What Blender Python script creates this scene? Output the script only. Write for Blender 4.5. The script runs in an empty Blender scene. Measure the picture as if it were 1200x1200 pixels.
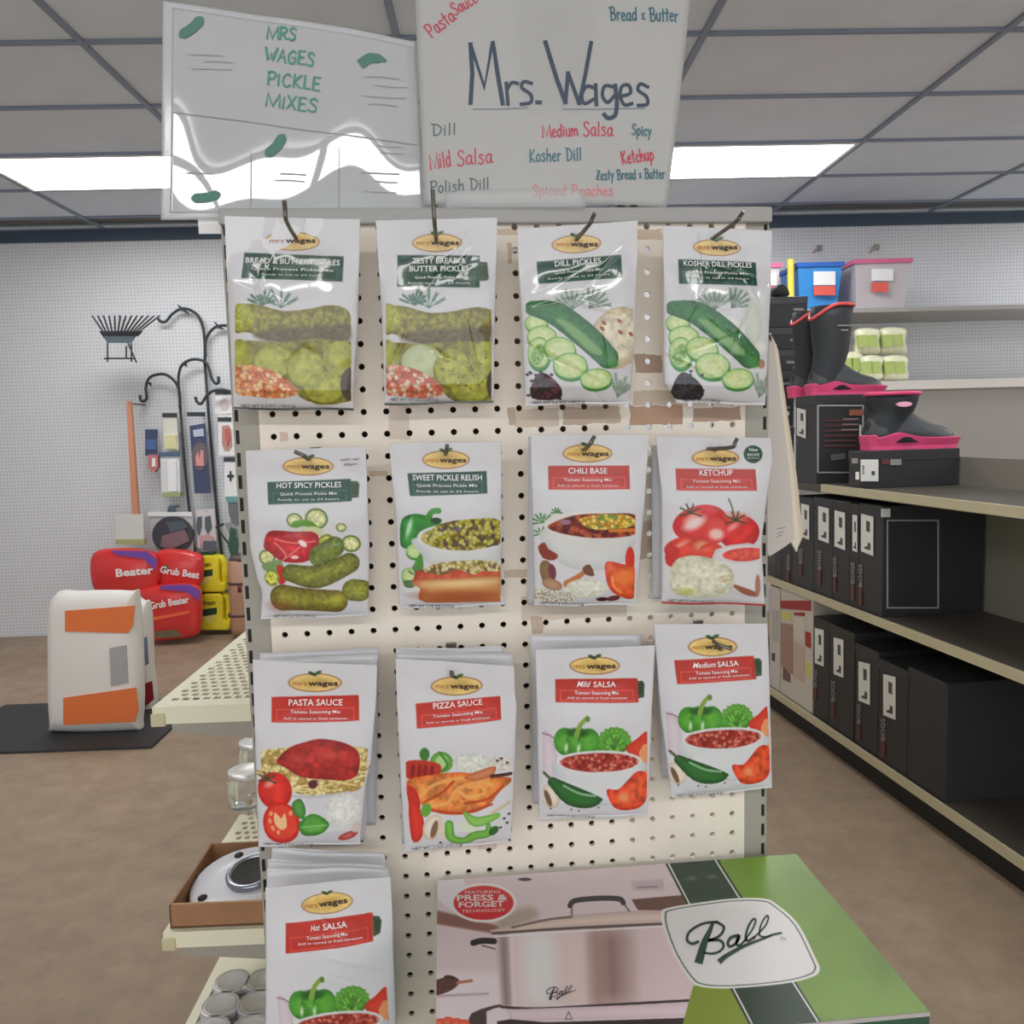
import bpy, math, random
import numpy as np
random.seed(7); rng = np.random.RandomState(7)
S = bpy.context.scene
# ---------------------------------------------------------------- camera, world, exposure
F = 932.01
CAM = np.array([0.188733, -0.922695, 1.45])
RIGHT = np.array([0.99574925, -0.08808587, -0.02691295])
DOWN = np.array([-0.03546611, -0.09702337, -0.99465])
FWD = np.array([0.08500343, 0.99137649, -0.09973501])
cd = bpy.data.cameras.new('camera'); cam = bpy.data.objects.new('camera', cd); S.collection.objects.link(cam)
cd.sensor_width = 36; cd.lens = F / 1200 * 36; cd.clip_start = .02
from mathutils import Matrix, Vector
cam.matrix_world = Matrix(((RIGHT[0], -DOWN[0], -FWD[0], CAM[0]), (RIGHT[1], -DOWN[1], -FWD[1], CAM[1]),
                           (RIGHT[2], -DOWN[2], -FWD[2], CAM[2]), (0, 0, 0, 1)))
S.camera = cam
S.view_settings.view_transform = 'Standard'; S.view_settings.look = 'None'
S.view_settings.gamma = 1; S.view_settings.use_curve_mapping = False
S.view_settings.exposure = 0.8
w = bpy.data.worlds.new('daylight'); S.world = w; w.use_nodes = True
w.node_tree.nodes['Background'].inputs[0].default_value = (.90, .96, 1.0, 1)
w.node_tree.nodes['Background'].inputs[1].default_value = 1.0
LAMP_STRENGTH = 8.0

# ---------------------------------------------------------------- frames
def ray(px, py):
    return RIGHT * (px - 600) / F + DOWN * (py - 600) / F + FWD
def pz(px, py, z):
    d = ray(px, py); return CAM + d * (z - CAM[2]) / d[2]
def pyy(px, py, y):
    d = ray(px, py); return CAM + d * (y - CAM[1]) / d[1]
def hd(px):
    d = ray(px, 507).copy(); d[2] = 0; return d / np.linalg.norm(d)
RD = hd(572); RR = np.array([RD[1], -RD[0], 0])
SD = hd(466); SR = np.array([SD[1], -SD[0], 0])
UP = np.array([0, 0, 1.])
def r2w(l, D, z): return CAM * [1, 1, 0] + RR * l + RD * D + UP * z
def pd(px, py, D):
    d = ray(px, py); return CAM + d * D / d.dot(RD)
def room(p): q = np.asarray(p) - CAM; return q.dot(RR), q.dot(RD), p[2]
PZ0 = 1.4521; PX = .0254
def panel(c, r, y=0.): return np.array([c * PX, y, PZ0 - r * PX])

# ---------------------------------------------------------------- materials
def lin(c):
    c = np.asarray(c, float) / 255.
    return np.where(c <= .04045, c / 12.92, ((c + .055) / 1.055) ** 2.4)
def C(c, k=.76): return np.clip(lin(c) / k, 0, .92)
MATS = {}
def mat(name, col, rough=.6, metal=0., k=.76, noise=0., nscale=20., bump=0., bscale=60., coat=0., emit=0., trans=0., ior=1.45, alpha=1., sheen=0.):
    if name in MATS: return MATS[name]
    m = bpy.data.materials.new(name); m.use_nodes = True; N = m.node_tree.nodes; L = m.node_tree.links
    b = N['Principled BSDF']; c = list(C(col, k)) + [1]
    b.inputs['Base Color'].default_value = c; b.inputs['Roughness'].default_value = rough; b.inputs['Metallic'].default_value = metal
    b.inputs['Coat Weight'].default_value = coat; b.inputs['Coat Roughness'].default_value = .08
    b.inputs['Transmission Weight'].default_value = trans; b.inputs['IOR'].default_value = ior; b.inputs['Alpha'].default_value = alpha
    if emit:
        b.inputs['Emission Color'].default_value = (1, .985, .97, 1); b.inputs['Emission Strength'].default_value = emit
    if noise or bump:
        tc = N.new('ShaderNodeTexCoord')
    if noise:
        n = N.new('ShaderNodeTexNoise'); n.inputs['Scale'].default_value = nscale; n.inputs['Detail'].default_value = 6
        L.new(tc.outputs['Object'], n.inputs['Vector'])
        r = N.new('ShaderNodeMix'); r.data_type = 'RGBA'
        r.inputs[6].default_value = [max(0, v * (1 - noise)) for v in c[:3]] + [1]; r.inputs[7].default_value = [min(1, v * (1 + noise)) for v in c[:3]] + [1]
        cr = N.new('ShaderNodeMapRange'); cr.inputs[1].default_value = .3; cr.inputs[2].default_value = .7
        L.new(n.outputs['Fac'], cr.inputs[0]); L.new(cr.outputs[0], r.inputs[0]); L.new(r.outputs[2], b.inputs['Base Color'])
    if bump:
        n2 = N.new('ShaderNodeTexNoise'); n2.inputs['Scale'].default_value = bscale; n2.inputs['Detail'].default_value = 3
        L.new(tc.outputs['Object'], n2.inputs['Vector'])
        bp = N.new('ShaderNodeBump'); bp.inputs['Strength'].default_value = bump; bp.inputs['Distance'].default_value = .004
        L.new(n2.outputs['Fac'], bp.inputs['Height']); L.new(bp.outputs[0], b.inputs['Normal'])
    MATS[name] = m; return m
def vcmat(name, rough=.4, coat=0., bump=0., bscale=60., crough=.08):
    if name in MATS: return MATS[name]
    m = mat(name, (200, 200, 200), rough, coat=coat, bump=bump, bscale=bscale); N = m.node_tree.nodes
    a = N.new('ShaderNodeAttribute'); a.attribute_name = 'print'
    N['Principled BSDF'].inputs['Coat Roughness'].default_value = crough
    m.node_tree.links.new(a.outputs['Color'], N['Principled BSDF'].inputs['Base Color']); return m

# ---------------------------------------------------------------- mesh helpers
ORG = {}
def setmeta(o, label=None, cat=None, group=None, kind=None):
    if label: o['label'] = label
    if cat: o['category'] = cat
    if group: o['group'] = group
    if kind: o['kind'] = kind
def empty(name, loc, label, cat, group=None):
    o = bpy.data.objects.new(name, None); S.collection.objects.link(o); o.location = loc; o.empty_display_size = .05
    ORG[o.name] = np.array(loc, float); setmeta(o, label, cat, group); return o
def mesh(name, V, Fc, m, parent=None, label=None, cat=None, group=None, kind=None, smooth=False, col=None, bevel=0, origin=None):
    V = np.asarray(V, float)
    if parent is not None: org = ORG[parent.name]
    elif origin is not None: org = np.asarray(origin, float)
    elif kind == 'structure': org = np.zeros(3)
    else:
        lo, hi = V.min(0), V.max(0); org = np.array([(lo[0] + hi[0]) / 2, (lo[1] + hi[1]) / 2, lo[2]])
    me = bpy.data.meshes.new(name)
    if isinstance(Fc, np.ndarray):
        n, kk = Fc.shape
        me.vertices.add(len(V)); me.vertices.foreach_set('co', (V - org).astype(np.float32).ravel())
        me.loops.add(n * kk); me.loops.foreach_set('vertex_index', Fc.astype(np.int32).ravel())
        me.polygons.add(n); me.polygons.foreach_set('loop_start', np.arange(0, n * kk, kk, dtype=np.int32))
        me.update(calc_edges=True); me.validate()
    else:
        me.from_pydata((V - org).tolist(), [], [list(f) for f in Fc]); me.update()
    if smooth: me.polygons.foreach_set('use_smooth', [True] * len(me.polygons))
    if col is not None:
        a = me.color_attributes.new('print', 'FLOAT_COLOR', 'POINT')
        cc = np.ones((len(V), 4), np.float32); cc[:, :3] = col; a.data.foreach_set('color', cc.ravel())
    me.materials.append(m)
    o = bpy.data.objects.new(name, me); S.collection.objects.link(o)
    if parent is not None: o.parent = parent
    else: o.location = org
    ORG[o.name] = org; setmeta(o, label, cat, group, kind)
    if bevel:
        b = o.modifiers.new('bevel', 'BEVEL'); b.width = bevel; b.segments = 2; b.limit_method = 'ANGLE'
    return o
class MB:
    def __init__(s): s.v = []; s.f = []; s.c = []
    def add(s, V, Fc, col=None):
        o = len(s.v); s.v += [tuple(p) for p in V]; s.f += [[i + o for i in f] for f in Fc]
        s.c += [tuple(col) if col is not None else (1, 1, 1)] * len(V); return s
    def hexa(s, P, col=None):   # 8 corners: bottom 0-3, top 4-7
        return s.add(P, [(3, 2, 1, 0), (4, 5, 6, 7), (0, 1, 5, 4), (1, 2, 6, 5), (2, 3, 7, 6), (3, 0, 4, 7)], col)
    def box(s, lo, hi, fn=None, col=None):
        x0, y0, z0 = lo; x1, y1, z1 = hi
        P = [(x0, y0, z0), (x1, y0, z0), (x1, y1, z0), (x0, y1, z0), (x0, y0, z1), (x1, y0, z1), (x1, y1, z1), (x0, y1, z1)]
        return s.hexa([fn(*p) for p in P] if fn else P, col)
    def tube(s, pts, r, n=8, closed=False, col=None):
        P = [np.asarray(p, float) for p in pts]; V = []; Fc = []; m = len(P); prev = None
        for i, p in enumerate(P):
            t = P[min(i + 1, m - 1)] - P[max(i - 1, 0)]; t = t / (np.linalg.norm(t) + 1e-9)
            a = prev if prev is not None else (np.array([0, 0, 1.]) if abs(t[2]) < .9 else np.array([1., 0, 0]))
            a = a - t * a.dot(t); a /= np.linalg.norm(a); prev = a; b = np.cross(t, a)
            rr = r[i] if hasattr(r, '__len__') else r
            for k in range(n):
                q = 2 * math.pi * k / n; V.append(p + (a * math.cos(q) + b * math.sin(q)) * rr)
        for i in range(m - 1):
            for k in range(n): Fc.append((i * n + k, i * n + (k + 1) % n, (i + 1) * n + (k + 1) % n, (i + 1) * n + k))
        Fc.append(tuple(range(n))[::-1]); Fc.append(tuple((m - 1) * n + k for k in range(n)))
        return s.add(V, Fc, col)
    def loft(s, rings, cap=True, col=None):
        n = len(rings[0]); V = [p for r in rings for p in r]; Fc = []
        for i in range(len(rings) - 1):
            for k in range(n): Fc.append((i * n + k, i * n + (k + 1) % n, (i + 1) * n + (k + 1) % n, (i + 1) * n + k))
        if cap: Fc.append(tuple(range(n))[::-1]); Fc.append(tuple((len(rings) - 1) * n + k for k in range(n)))
        return s.add(V, Fc, col)
    def lathe(s, prof, fn, n=32, col=None):
        return s.loft([[fn(r * math.cos(2 * math.pi * k / n), r * math.sin(2 * math.pi * k / n), z) for k in range(n)] for r, z in prof], True, col)
    def prism(s, poly, fn, t0, t1, col=None):   # poly (a,b) extruded c from t0 to t1
        return s.loft([[fn(a, b, t) for a, b in poly] for t in (t0, t1)], True, col)
    def make(s, name, m, parent=None, usecol=False, **k):
        return mesh(name, s.v, s.f, m, parent, col=np.array(s.c) if usecol else None, **k)
def sm(pts, n=6, closed=False):
    P = [np.asarray(p, float) for p in pts]; m = len(P); out = []
    R_ = range(m) if closed else range(m - 1)
    for i in R_:
        if closed: a, b, c, d = P[i - 1], P[i], P[(i + 1) % m], P[(i + 2) % m]
        else: a, b, c, d = P[max(i - 1, 0)], P[i], P[i + 1], P[min(i + 2, m - 1)]
        for j in range(n):
            t = j / n; out.append(.5 * ((2 * b) + (c - a) * t + (2 * a - 5 * b + 4 * c - d) * t * t + (3 * b - a - 3 * c + d) * t ** 3))
    if not closed: out.append(P[-1])
    return out
def perf(name, nx, nz, cell, hole, fn, m, thick=.004, parent=None, hx=None, hz=None, nside=10, stag=False, margins=(0, 0, 0, 0), **k):
    """perforated sheet: nx*nz cells, each with a real hole; fn(a,b,depth)->world"""
    cx, cz = cell; V = []; Fc = []
    key = {}
    def v(a, b, d):
        q = (round(a, 6), round(b, 6), d)
        if q not in key: key[q] = len(V); V.append(fn(a, b, d))
        return key[q]
    for i in range(nx):
        for j in range(nz):
            x0, x1, z0, z1 = i * cx, (i + 1) * cx, j * cz, (j + 1) * cz; mx, mz = (x0 + x1) / 2, (z0 + z1) / 2
            if stag and j % 2: mx += cx * .22
            elif stag: mx -= cx * .22
            if hx: hp = [(mx - hx, mz - hz), (mx + hx, mz - hz), (mx + hx, mz + hz), (mx - hx, mz + hz)]
            else: hp = [(mx + hole * math.cos(2 * math.pi * (q + .5) / nside - math.pi), mz + hole * math.sin(2 * math.pi * (q + .5) / nside - math.pi)) for q in range(nside)]
            hp = sorted(hp, key=lambda p: math.atan2(p[1] - mz, p[0] - mx)); n = len(hp)
            H = [v(a, b, 0) for a, b in hp]; HB = [v(a, b, thick) for a, b in hp]
            Cn = [v(x0, z0, 0), v(x1, z0, 0), v(x1, z1, 0), v(x0, z1, 0)]
            cang = [-.75 * math.pi, -.25 * math.pi, .25 * math.pi, .75 * math.pi]
            ha = [math.atan2(b - mz, a - mx) for a, b in hp]
            if n == 4:
                for q in range(4): Fc.append((Cn[q], Cn[(q + 1) % 4], H[(q + 1) % 4], H[q]))
            else:
                ci = [min(range(n), key=lambda t: abs((ha[t] - c + math.pi) % (2 * math.pi) - math.pi)) for c in cang]
                for q in range(4):
                    a, b = ci[q], ci[(q + 1) % 4]; seq = [a]
                    while seq[-1] != b: seq.append((seq[-1] + 1) % n)
                    Fc.append([Cn[q], Cn[(q + 1) % 4]] + [H[t] for t in seq[::-1]])
            for q in range(n): Fc.append((H[q], H[(q + 1) % n], HB[(q + 1) % n], HB[q]))
    ml, mr, mb, mt = margins; X1 = nx * cx; Z1 = nz * cz
    def quad(a0, a1, b0, b1):
        if a1 - a0 > 1e-6 and b1 - b0 > 1e-6:
            o = len(V); V.extend([fn(a0, b0, 0), fn(a1, b0, 0), fn(a1, b1, 0), fn(a0, b1, 0)]); Fc.append((o, o + 1, o + 2, o + 3))
    quad(-ml, 0, -mb, Z1 + mt); quad(X1, X1 + mr, -mb, Z1 + mt); quad(0, X1, -mb, 0); quad(0, X1, Z1, Z1 + mt)
    return mesh(name, V, Fc, m, parent, **k)

# ---------------------------------------------------------------- lettering
_fc = {}
def glyphs(txt, bold=0., shear=0.):
    key = (txt, bold, shear)
    if key in _fc: return _fc[key]
    cu = bpy.data.curves.new('t', 'FONT'); cu.body = txt; cu.resolution_u = 2; cu.offset = bold; cu.shear = shear; cu.size = 1
    ob = bpy.data.objects.new('t', cu); S.collection.objects.link(ob)
    me = bpy.data.meshes.new_from_object(ob, depsgraph=bpy.context.evaluated_depsgraph_get())
    V = np.array([v.co[:2] for v in me.vertices]); Fc = [list(p.vertices) for p in me.polygons]
    bpy.data.objects.remove(ob); bpy.data.curves.remove(cu); bpy.data.meshes.remove(me)
    V[:, 0] -= V[:, 0].min(); _fc[key] = (V, Fc, V[:, 0].max()); return _fc[key]
def text2d(txt, p0, p1, h, bold=0., shear=0.):
    """text along baseline p0->p1 with capital height h (image-like coords, y down)"""
    V, Fc, W = glyphs(txt, bold, shear); p0 = np.array(p0, float); p1 = np.array(p1, float)
    e = p1 - p0; up = np.array([e[1], -e[0]]) / np.linalg.norm(e) * h / .7
    return p0 + V[:, :1] / W * e + V[:, 1:] * up, Fc
GL = {}
def _g(ch, w, *st): GL[ch] = (w, st)
_g('M', .95, 'l', [(0, 0), (.04, 1), (.45, .05), (.85, 1.03), (.93, 0)])
_g('W', .95, 'l', [(0, 1), (.28, 0), (.48, .62), (.62, 0), (.93, 1)])
_g('R', .65, 'l', [(.05, 0), (.05, 1)], 's', [(0, 1), (.4, 1), (.55, .78), (.4, .55), (.1, .5)], 'l', [(.2, .5), (.6, 0)])
_g('P', .6, 'l', [(.08, 0), (.05, 1)], 's', [(0, .95), (.35, 1.02), (.58, .8), (.4, .5), (.08, .48)])
_g('B', .65, 'l', [(.1, 0), (.06, 1)], 's', [(-.1, .95), (.3, 1.03), (.5, .8), (.35, .55), (.12, .52)], 's', [(.12, .52), (.5, .5), (.6, .2), (.35, -.02), (.05, 0)])
_g('D', .7, 'l', [(.1, 0), (.08, .95)], 's', [(-.08, 1), (.35, .92), (.65, .55), (.45, .08), (.08, 0)])
_g('S', .6, 's', [(.55, .85), (.35, 1.02), (.1, .85), (.2, .6), (.48, .4), (.5, .12), (.25, -.03), (0, .1)])
_g('A', .7, 'l', [(0, 0), (.33, 1), (.62, 0)], 'l', [(.12, .38), (.52, .38)])
_g('G', .7, 's', [(.58, .85), (.35, 1), (.05, .6), (.15, .08), (.45, 0), (.58, .2), (.58, .42)], 'l', [(.58, .45), (.36, .45)])
_g('E', .6, 'l', [(.5, 1), (.06, 1), (.06, 0), (.52, 0)], 'l', [(.06, .52), (.42, .52)])
_g('I', .25, 'l', [(.1, .85), (.1, 0)])
_g('C', .65, 's', [(.55, .82), (.35, 1), (.08, .7), (.1, .2), (.35, 0), (.58, .15)])
_g('K', .65, 'l', [(.08, 1), (.08, 0)], 'l', [(.55, 1), (.1, .45), (.58, 0)])
_g('L', .55, 'l', [(.08, 1), (.08, 0), (.48, .02)])
_g('X', .65, 'l', [(.02, 1), (.55, 0)], 'l', [(.55, 1), (.02, 0)])
_g('Z', .6, 'l', [(.02, .92), (.5, 1), (.02, 0), (.55, .02)])
_g('&', .4, 's', [(.3, .55), (.05, .5), (.2, .32), (.05, .18), (.32, .12)])
_g('a', .58, 's', [(.48, .5), (.28, .62), (.04, .35), (.15, .03), (.36, .1), (.48, .5)], 's', [(.48, .58), (.46, .12), (.6, .03)])
_g('b', .55, 'l', [(.08, 1), (.08, 0)], 's', [(.08, .4), (.3, .6), (.48, .3), (.3, 0), (.08, .08)])
_g('c', .48, 's', [(.42, .5), (.25, .6), (.05, .3), (.2, 0), (.45, .1)])
_g('d', .58, 's', [(.46, .45), (.25, .6), (.04, .3), (.2, 0), (.46, .2)], 'l', [(.48, 1), (.47, 0)])
_g('e', .5, 's', [(.06, .3), (.4, .38), (.32, .6), (.1, .5), (.06, .2), (.22, 0), (.46, .1)])
_g('g', .55, 's', [(.46, .5), (.25, .6), (.04, .35), (.2, .05), (.45, .3)], 's', [(.47, .6), (.47, -.1), (.3, -.42), (.05, -.32)])
_g('h', .55, 'l', [(.08, 1), (.06, 0)], 's', [(.08, .3), (.3, .58), (.44, .4), (.46, 0)])
_g('i', .25, 'l', [(.1, .58), (.1, 0)], 'l', [(.1, .8), (.13, .76)])
_g('l', .25, 'l', [(.12, 1), (.1, 0)])
_g('m', .8, 'l', [(.05, .6), (.05, 0)], 's', [(.05, .3), (.22, .58), (.34, .4), (.35, 0)], 's', [(.35, .3), (.55, .58), (.68, .4), (.7, 0)])
_g('n', .5, 'l', [(.05, .6), (.05, 0)], 's', [(.05, .3), (.25, .58), (.4, .4), (.42, 0)])
_g('o', .52, 's', [(.25, .6), (.05, .4), (.08, .08), (.28, 0), (.45, .25), (.4, .5), (.25, .6)])
_g('p', .55, 'l', [(.08, .6), (.06, -.4)], 's', [(.08, .4), (.3, .6), (.48, .3), (.3, 0), (.08, .08)])
_g('r', .45, 'l', [(.08, .6), (.1, 0)], 's', [(.1, .35), (.25, .55), (.42, .55)])
_g('s', .48, 's', [(.4, .52), (.22, .62), (.08, .48), (.35, .25), (.36, .06), (.18, -.02), (.02, .08)])
_g('t', .4, 'l', [(.2, .95), (.18, 0)], 'l', [(.02, .62), (.38, .66)])
_g('u', .52, 's', [(.05, .58), (.06, .15), (.22, 0), (.4, .15)], 'l', [(.42, .6), (.43, 0)])
_g('y', .5, 'l', [(.04, .6), (.24, .08)], 'l', [(.46, .62), (.1, -.4)])
_g('.', .25, 'l', [(.05, .02), (.14, .03)])
_g(' ', .4)
def hand(txt, p0, p1, h, lc=1.):
    """hand-lettered word as polylines in image-like coords"""
    ws = [(GL[c][0] * (lc if c.islower() or c == '.' else 1)) for c in txt]; gap = .1
    tot = sum(ws) + gap * len(txt); p0 = np.array(p0, float); e = (np.array(p1, float) - p0) / tot
    n = e / np.linalg.norm(e); up = np.array([n[1], -n[0]]) * h; x = 0; out = []
    for c, w_ in zip(txt, ws):
        q = lc if c.islower() or c == '.' else 1.
        st = GL[c][1]; jt = random.uniform(-.03, .03)
        for kind, pts in zip(st[::2], st[1::2]):
            P_ = [p0 + e * (x + a * q) + up * (b * q + jt) for a, b in pts]
            out.append(sm(P_, 5) if kind == 's' else P_)
        x += w_ + gap
    return out
def ribbon(pts, wd):
    """flat ribbon around a 2D polyline -> verts2d, faces ; wd scalar or list"""
    P = [np.asarray(p, float) for p in pts]; m = len(P); V = []; Fc = []
    for i, p in enumerate(P):
        t = P[min(i + 1, m - 1)] - P[max(i - 1, 0)]; L_ = np.linalg.norm(t) + 1e-9; t = t / L_; n = np.array([-t[1], t[0]])
        if 0 < i < m - 1:
            a = P[i] - P[i - 1]; b = P[i + 1] - P[i]; cs = a.dot(b) / (np.linalg.norm(a) * np.linalg.norm(b) + 1e-9)
            n = n / max(.55, math.sqrt(max(0, (1 + cs) / 2)))
        q = (wd[min(i, len(wd) - 1)] if hasattr(wd, '__len__') else wd) / 2
        if i == 0: p = p - t * q * .8
        if i == m - 1: p = p + t * q * .8
        V += [p + n * q, p - n * q]
    for i in range(m - 1): Fc.append((2 * i, 2 * i + 1, 2 * i + 3, 2 * i + 2))
    return np.array(V), Fc
# ---------------------------------------------------------------- printed artwork painter (colours per fine mesh vertex)
def _h(i, j, s):
    n = (i.astype(np.int64) * 374761393 + j.astype(np.int64) * 668265263 + s * 974711) & 0xffffffff
    n = ((n ^ (n >> 13)) * 1274126177) & 0xffffffff; return ((n ^ (n >> 16)) & 0xffff) / 65535.
def vn(X, Y, sc, s=0):
    x = X / sc; y = Y / sc; i = np.floor(x); j = np.floor(y); u = x - i; v = y - j; u = u * u * (3 - 2 * u); v = v * v * (3 - 2 * v)
    return (_h(i, j, s) * (1 - u) + _h(i + 1, j, s) * u) * (1 - v) + (_h(i, j + 1, s) * (1 - u) + _h(i + 1, j + 1, s) * u) * v
def cells(X, Y, sc, s=0):
    x = X / sc; y = Y / sc; i = np.floor(x); j = np.floor(y); bd = np.full(X.shape, 9.); bi = np.zeros(X.shape)
    for a in (-1, 0, 1):
        for b in (-1, 0, 1):
            px = i + a + _h(i + a, j + b, s); py = j + b + _h(i + a, j + b, s + 5); d = (px - x) ** 2 + (py - y) ** 2
            m = d < bd; bd = np.where(m, d, bd); bi = np.where(m, _h(i + a, j + b, s + 9), bi)
    return bi, np.sqrt(bd)
def E_(cx, cy, rx, ry, a=0):
    ca, sa = math.cos(math.radians(a)), math.sin(math.radians(a))
    def f(X, Y):
        x = (X - cx) * ca + (Y - cy) * sa; y = -(X - cx) * sa + (Y - cy) * ca
        return (1 - np.sqrt((x / rx) ** 2 + (y / ry) ** 2)) * min(rx, ry)
    return f
def segd(X, Y, pts, rs=None):
    best = np.full(X.shape, -1e9) if rs is not None else np.full(X.shape, 1e9)
    for k in range(len(pts) - 1):
        (ax, ay), (bx, by) = pts[k], pts[k + 1]; dx, dy = bx - ax, by - ay; L2 = dx * dx + dy * dy + 1e-9
        t = np.clip(((X - ax) * dx + (Y - ay) * dy) / L2, 0, 1); d = np.hypot(X - ax - t * dx, Y - ay - t * dy)
        if rs is not None: best = np.maximum(best, rs[k] + (rs[k + 1] - rs[k]) * t - d)
        else: best = np.minimum(best, d)
    return best
def P_(pts, smooth=0):
    if smooth: pts = [tuple(p) for p in sm(pts, smooth, True)]
    def f(X, Y):
        ins = np.zeros(X.shape, bool); n = len(pts)
        for k in range(n):
            (ax, ay), (bx, by) = pts[k], pts[(k + 1) % n]
            if ay == by: continue
            c = ((ay > Y) != (by > Y)) & (X < (bx - ax) * (Y - ay) / (by - ay) + ax); ins ^= c
        return np.where(ins, 1, -1) * segd(X, Y, list(pts) + [pts[0]])
    return f
def C_(pts, r, smooth=4):
    rs = list(r) if hasattr(r, '__len__') else [r] * len(pts)
    if smooth and len(pts) > 2:
        q = sm([(p[0], p[1], rr) for p, rr in zip(pts, rs)], smooth); pts = [(a[0], a[1]) for a in q]; rs = [a[2] for a in q]
    return lambda X, Y: segd(X, Y, pts, rs)
class Art:
    def __init__(s, PXX, PYY, crop, bg, k=.87):
        x0, y0, sc = crop; s.X = (PXX - x0) * sc; s.Y = (PYY - y0) * sc; s.k = k
        s.rgb = np.ones(s.X.shape + (3,)) * np.array(bg, float)
    def fill(s, sh, c, mid=None, rad=40, nz=0, ns=20, spk=None, soft=4., op=1., seed=1, clip=None):
        d = sh(s.X, s.Y); m = np.clip(d / soft + .5, 0, 1) * op
        if clip is not None: m = m * np.clip(clip(s.X, s.Y) / soft + .5, 0, 1)
        i = m > 0
        if not i.any(): return s
        x, y, dd, mm = s.X[i], s.Y[i], d[i], m[i][:, None]; col = np.ones((len(x), 3)) * np.array(c, float)
        if mid is not None:
            t = np.clip(dd / rad, 0, 1)[:, None] ** .7; col = col * (1 - t) + np.array(mid, float) * t
        if spk:
            pal, sz = spk; b, r = cells(x, y, sz, seed); pal = np.array(pal, float); col = pal[(b * len(pal)).astype(int) % len(pal)]
            col = col * (1.12 - .42 * np.clip(r, 0, 1))[:, None]
        if nz: col = col * (1 + nz * (vn(x, y, ns, seed) + .5 * vn(x, y, ns / 2.3, seed + 3) - .75) * 2)[:, None]
        s.rgb[i] = s.rgb[i] * (1 - mm) + col * mm; return s
    def line(s, pts, r, c, op=1., smooth=4): return s.fill(C_(pts, r, smooth), c, soft=3, op=op)
    def out(s): return C(np.clip(s.rgb, 0, 255), s.k)

GOLD = (222, 190, 118)
def logo(A, cx, cy, rx, ry, ang=0):
    A.fill(E_(cx, cy, rx, ry, ang), (150, 95, 60)); A.fill(E_(cx, cy, rx - 7, ry - 6, ang), (232, 205, 135), (206, 170, 92), 40, nz=.08, ns=60)
    A.fill(E_(cx - 16, cy - ry + 2, 20, 9, 25), (45, 80, 40)); A.fill(E_(cx + 16, cy - ry - 2, 20, 9, -25), (60, 95, 45)); A.fill(E_(cx, cy - ry + 8, 8, 8), (60, 50, 60))
def banner(A, q, c, tab=None, tc=None):
    if tab: A.fill(P_(tab), tc or (38, 66, 42)); A.fill(P_(inset(tab, .82)), (70, 95, 60)); A.fill(P_(inset(tab, .7)), tc or (38, 66, 42))
    A.fill(P_(q), c, nz=.05, ns=60)
    l = lerp4(q, .06, .5); r = lerp4(q, .94, .5); lb = lerp4(q, .06, .92); rb = lerp4(q, .94, .92)
    lt = tuple(min(255, v + 60) for v in c)
    for a, b in ((l, r), (lb, rb), (l, lb), (r, rb)): A.line([a, b], 2.2, lt, .6)
def inset(q, f):
    cx = sum(p[0] for p in q) / len(q); cy = sum(p[1] for p in q) / len(q); return [(cx + (x - cx) * f, cy + (y - cy) * f) for x, y in q]
def lerp4(q, u, v):
    (a, b, c, d) = [np.array(p, float) for p in q]; return tuple((a * (1 - u) + b * u) * (1 - v) + (d * (1 - u) + c * u) * v)
def sprig(A, x, y, sc, c=(70, 110, 75), seed=0, n=7, spread=1.3, ang0=-90):
    r = random.Random(seed)
    for k in range(n):
        a = math.radians(ang0 + (k / (n - 1) - .5) * 2 * math.degrees(spread) * .8); L_ = sc * r.uniform(.7, 1.1)
        ex, ey = x + L_ * math.cos(a), y + L_ * math.sin(a); A.line([(x, y), (ex, ey)], 2.8, c, .85)
        for j in range(5):
            t = .35 + .13 * j; bx, by = x + (ex - x) * t, y + (ey - y) * t
            for s_ in (-.42, .42):
                A.line([(bx, by), (bx + sc * .2 * math.cos(a + s_), by + sc * .2 * math.sin(a + s_))], 1.7, c, .8)
def tomato(A, x, y, rx, ry, ang=0, c=(190, 35, 35), mid=(225, 60, 50)):
    A.fill(E_(x, y, rx, ry, ang), c, mid, min(rx, ry) * .8, nz=.08, ns=50); A.fill(E_(x - rx * .3, y - ry * .35, rx * .28, ry * .14, -30), (245, 190, 180), soft=18, op=.7)
def stem(A, x, y, s):
    for a in (-150, -110, -75, -35, 20, 160): A.line([(x, y), (x + s * math.cos(math.radians(a)), y + s * .8 * math.sin(math.radians(a)))], 4, (50, 75, 45))
def bowl(A, x, y, rx, ry, h, food, seed=3, clip=None, sz=16, wall=(208, 210, 212)):
    A.fill(P_([(x - rx, y), (x - rx * .93, y + h * .55), (x - rx * .6, y + h), (x + rx * .6, y + h), (x + rx * .93, y + h * .55), (x + rx, y)], 5), (186, 190, 194), wall, 60, clip=clip)
    A.fill(E_(x, y, rx, ry), (222, 222, 222), (200, 200, 203), 10, clip=clip); A.fill(E_(x, y + 3, rx * .92, ry * .82), (90, 35, 30), spk=(food, sz), seed=seed, clip=clip)
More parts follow.
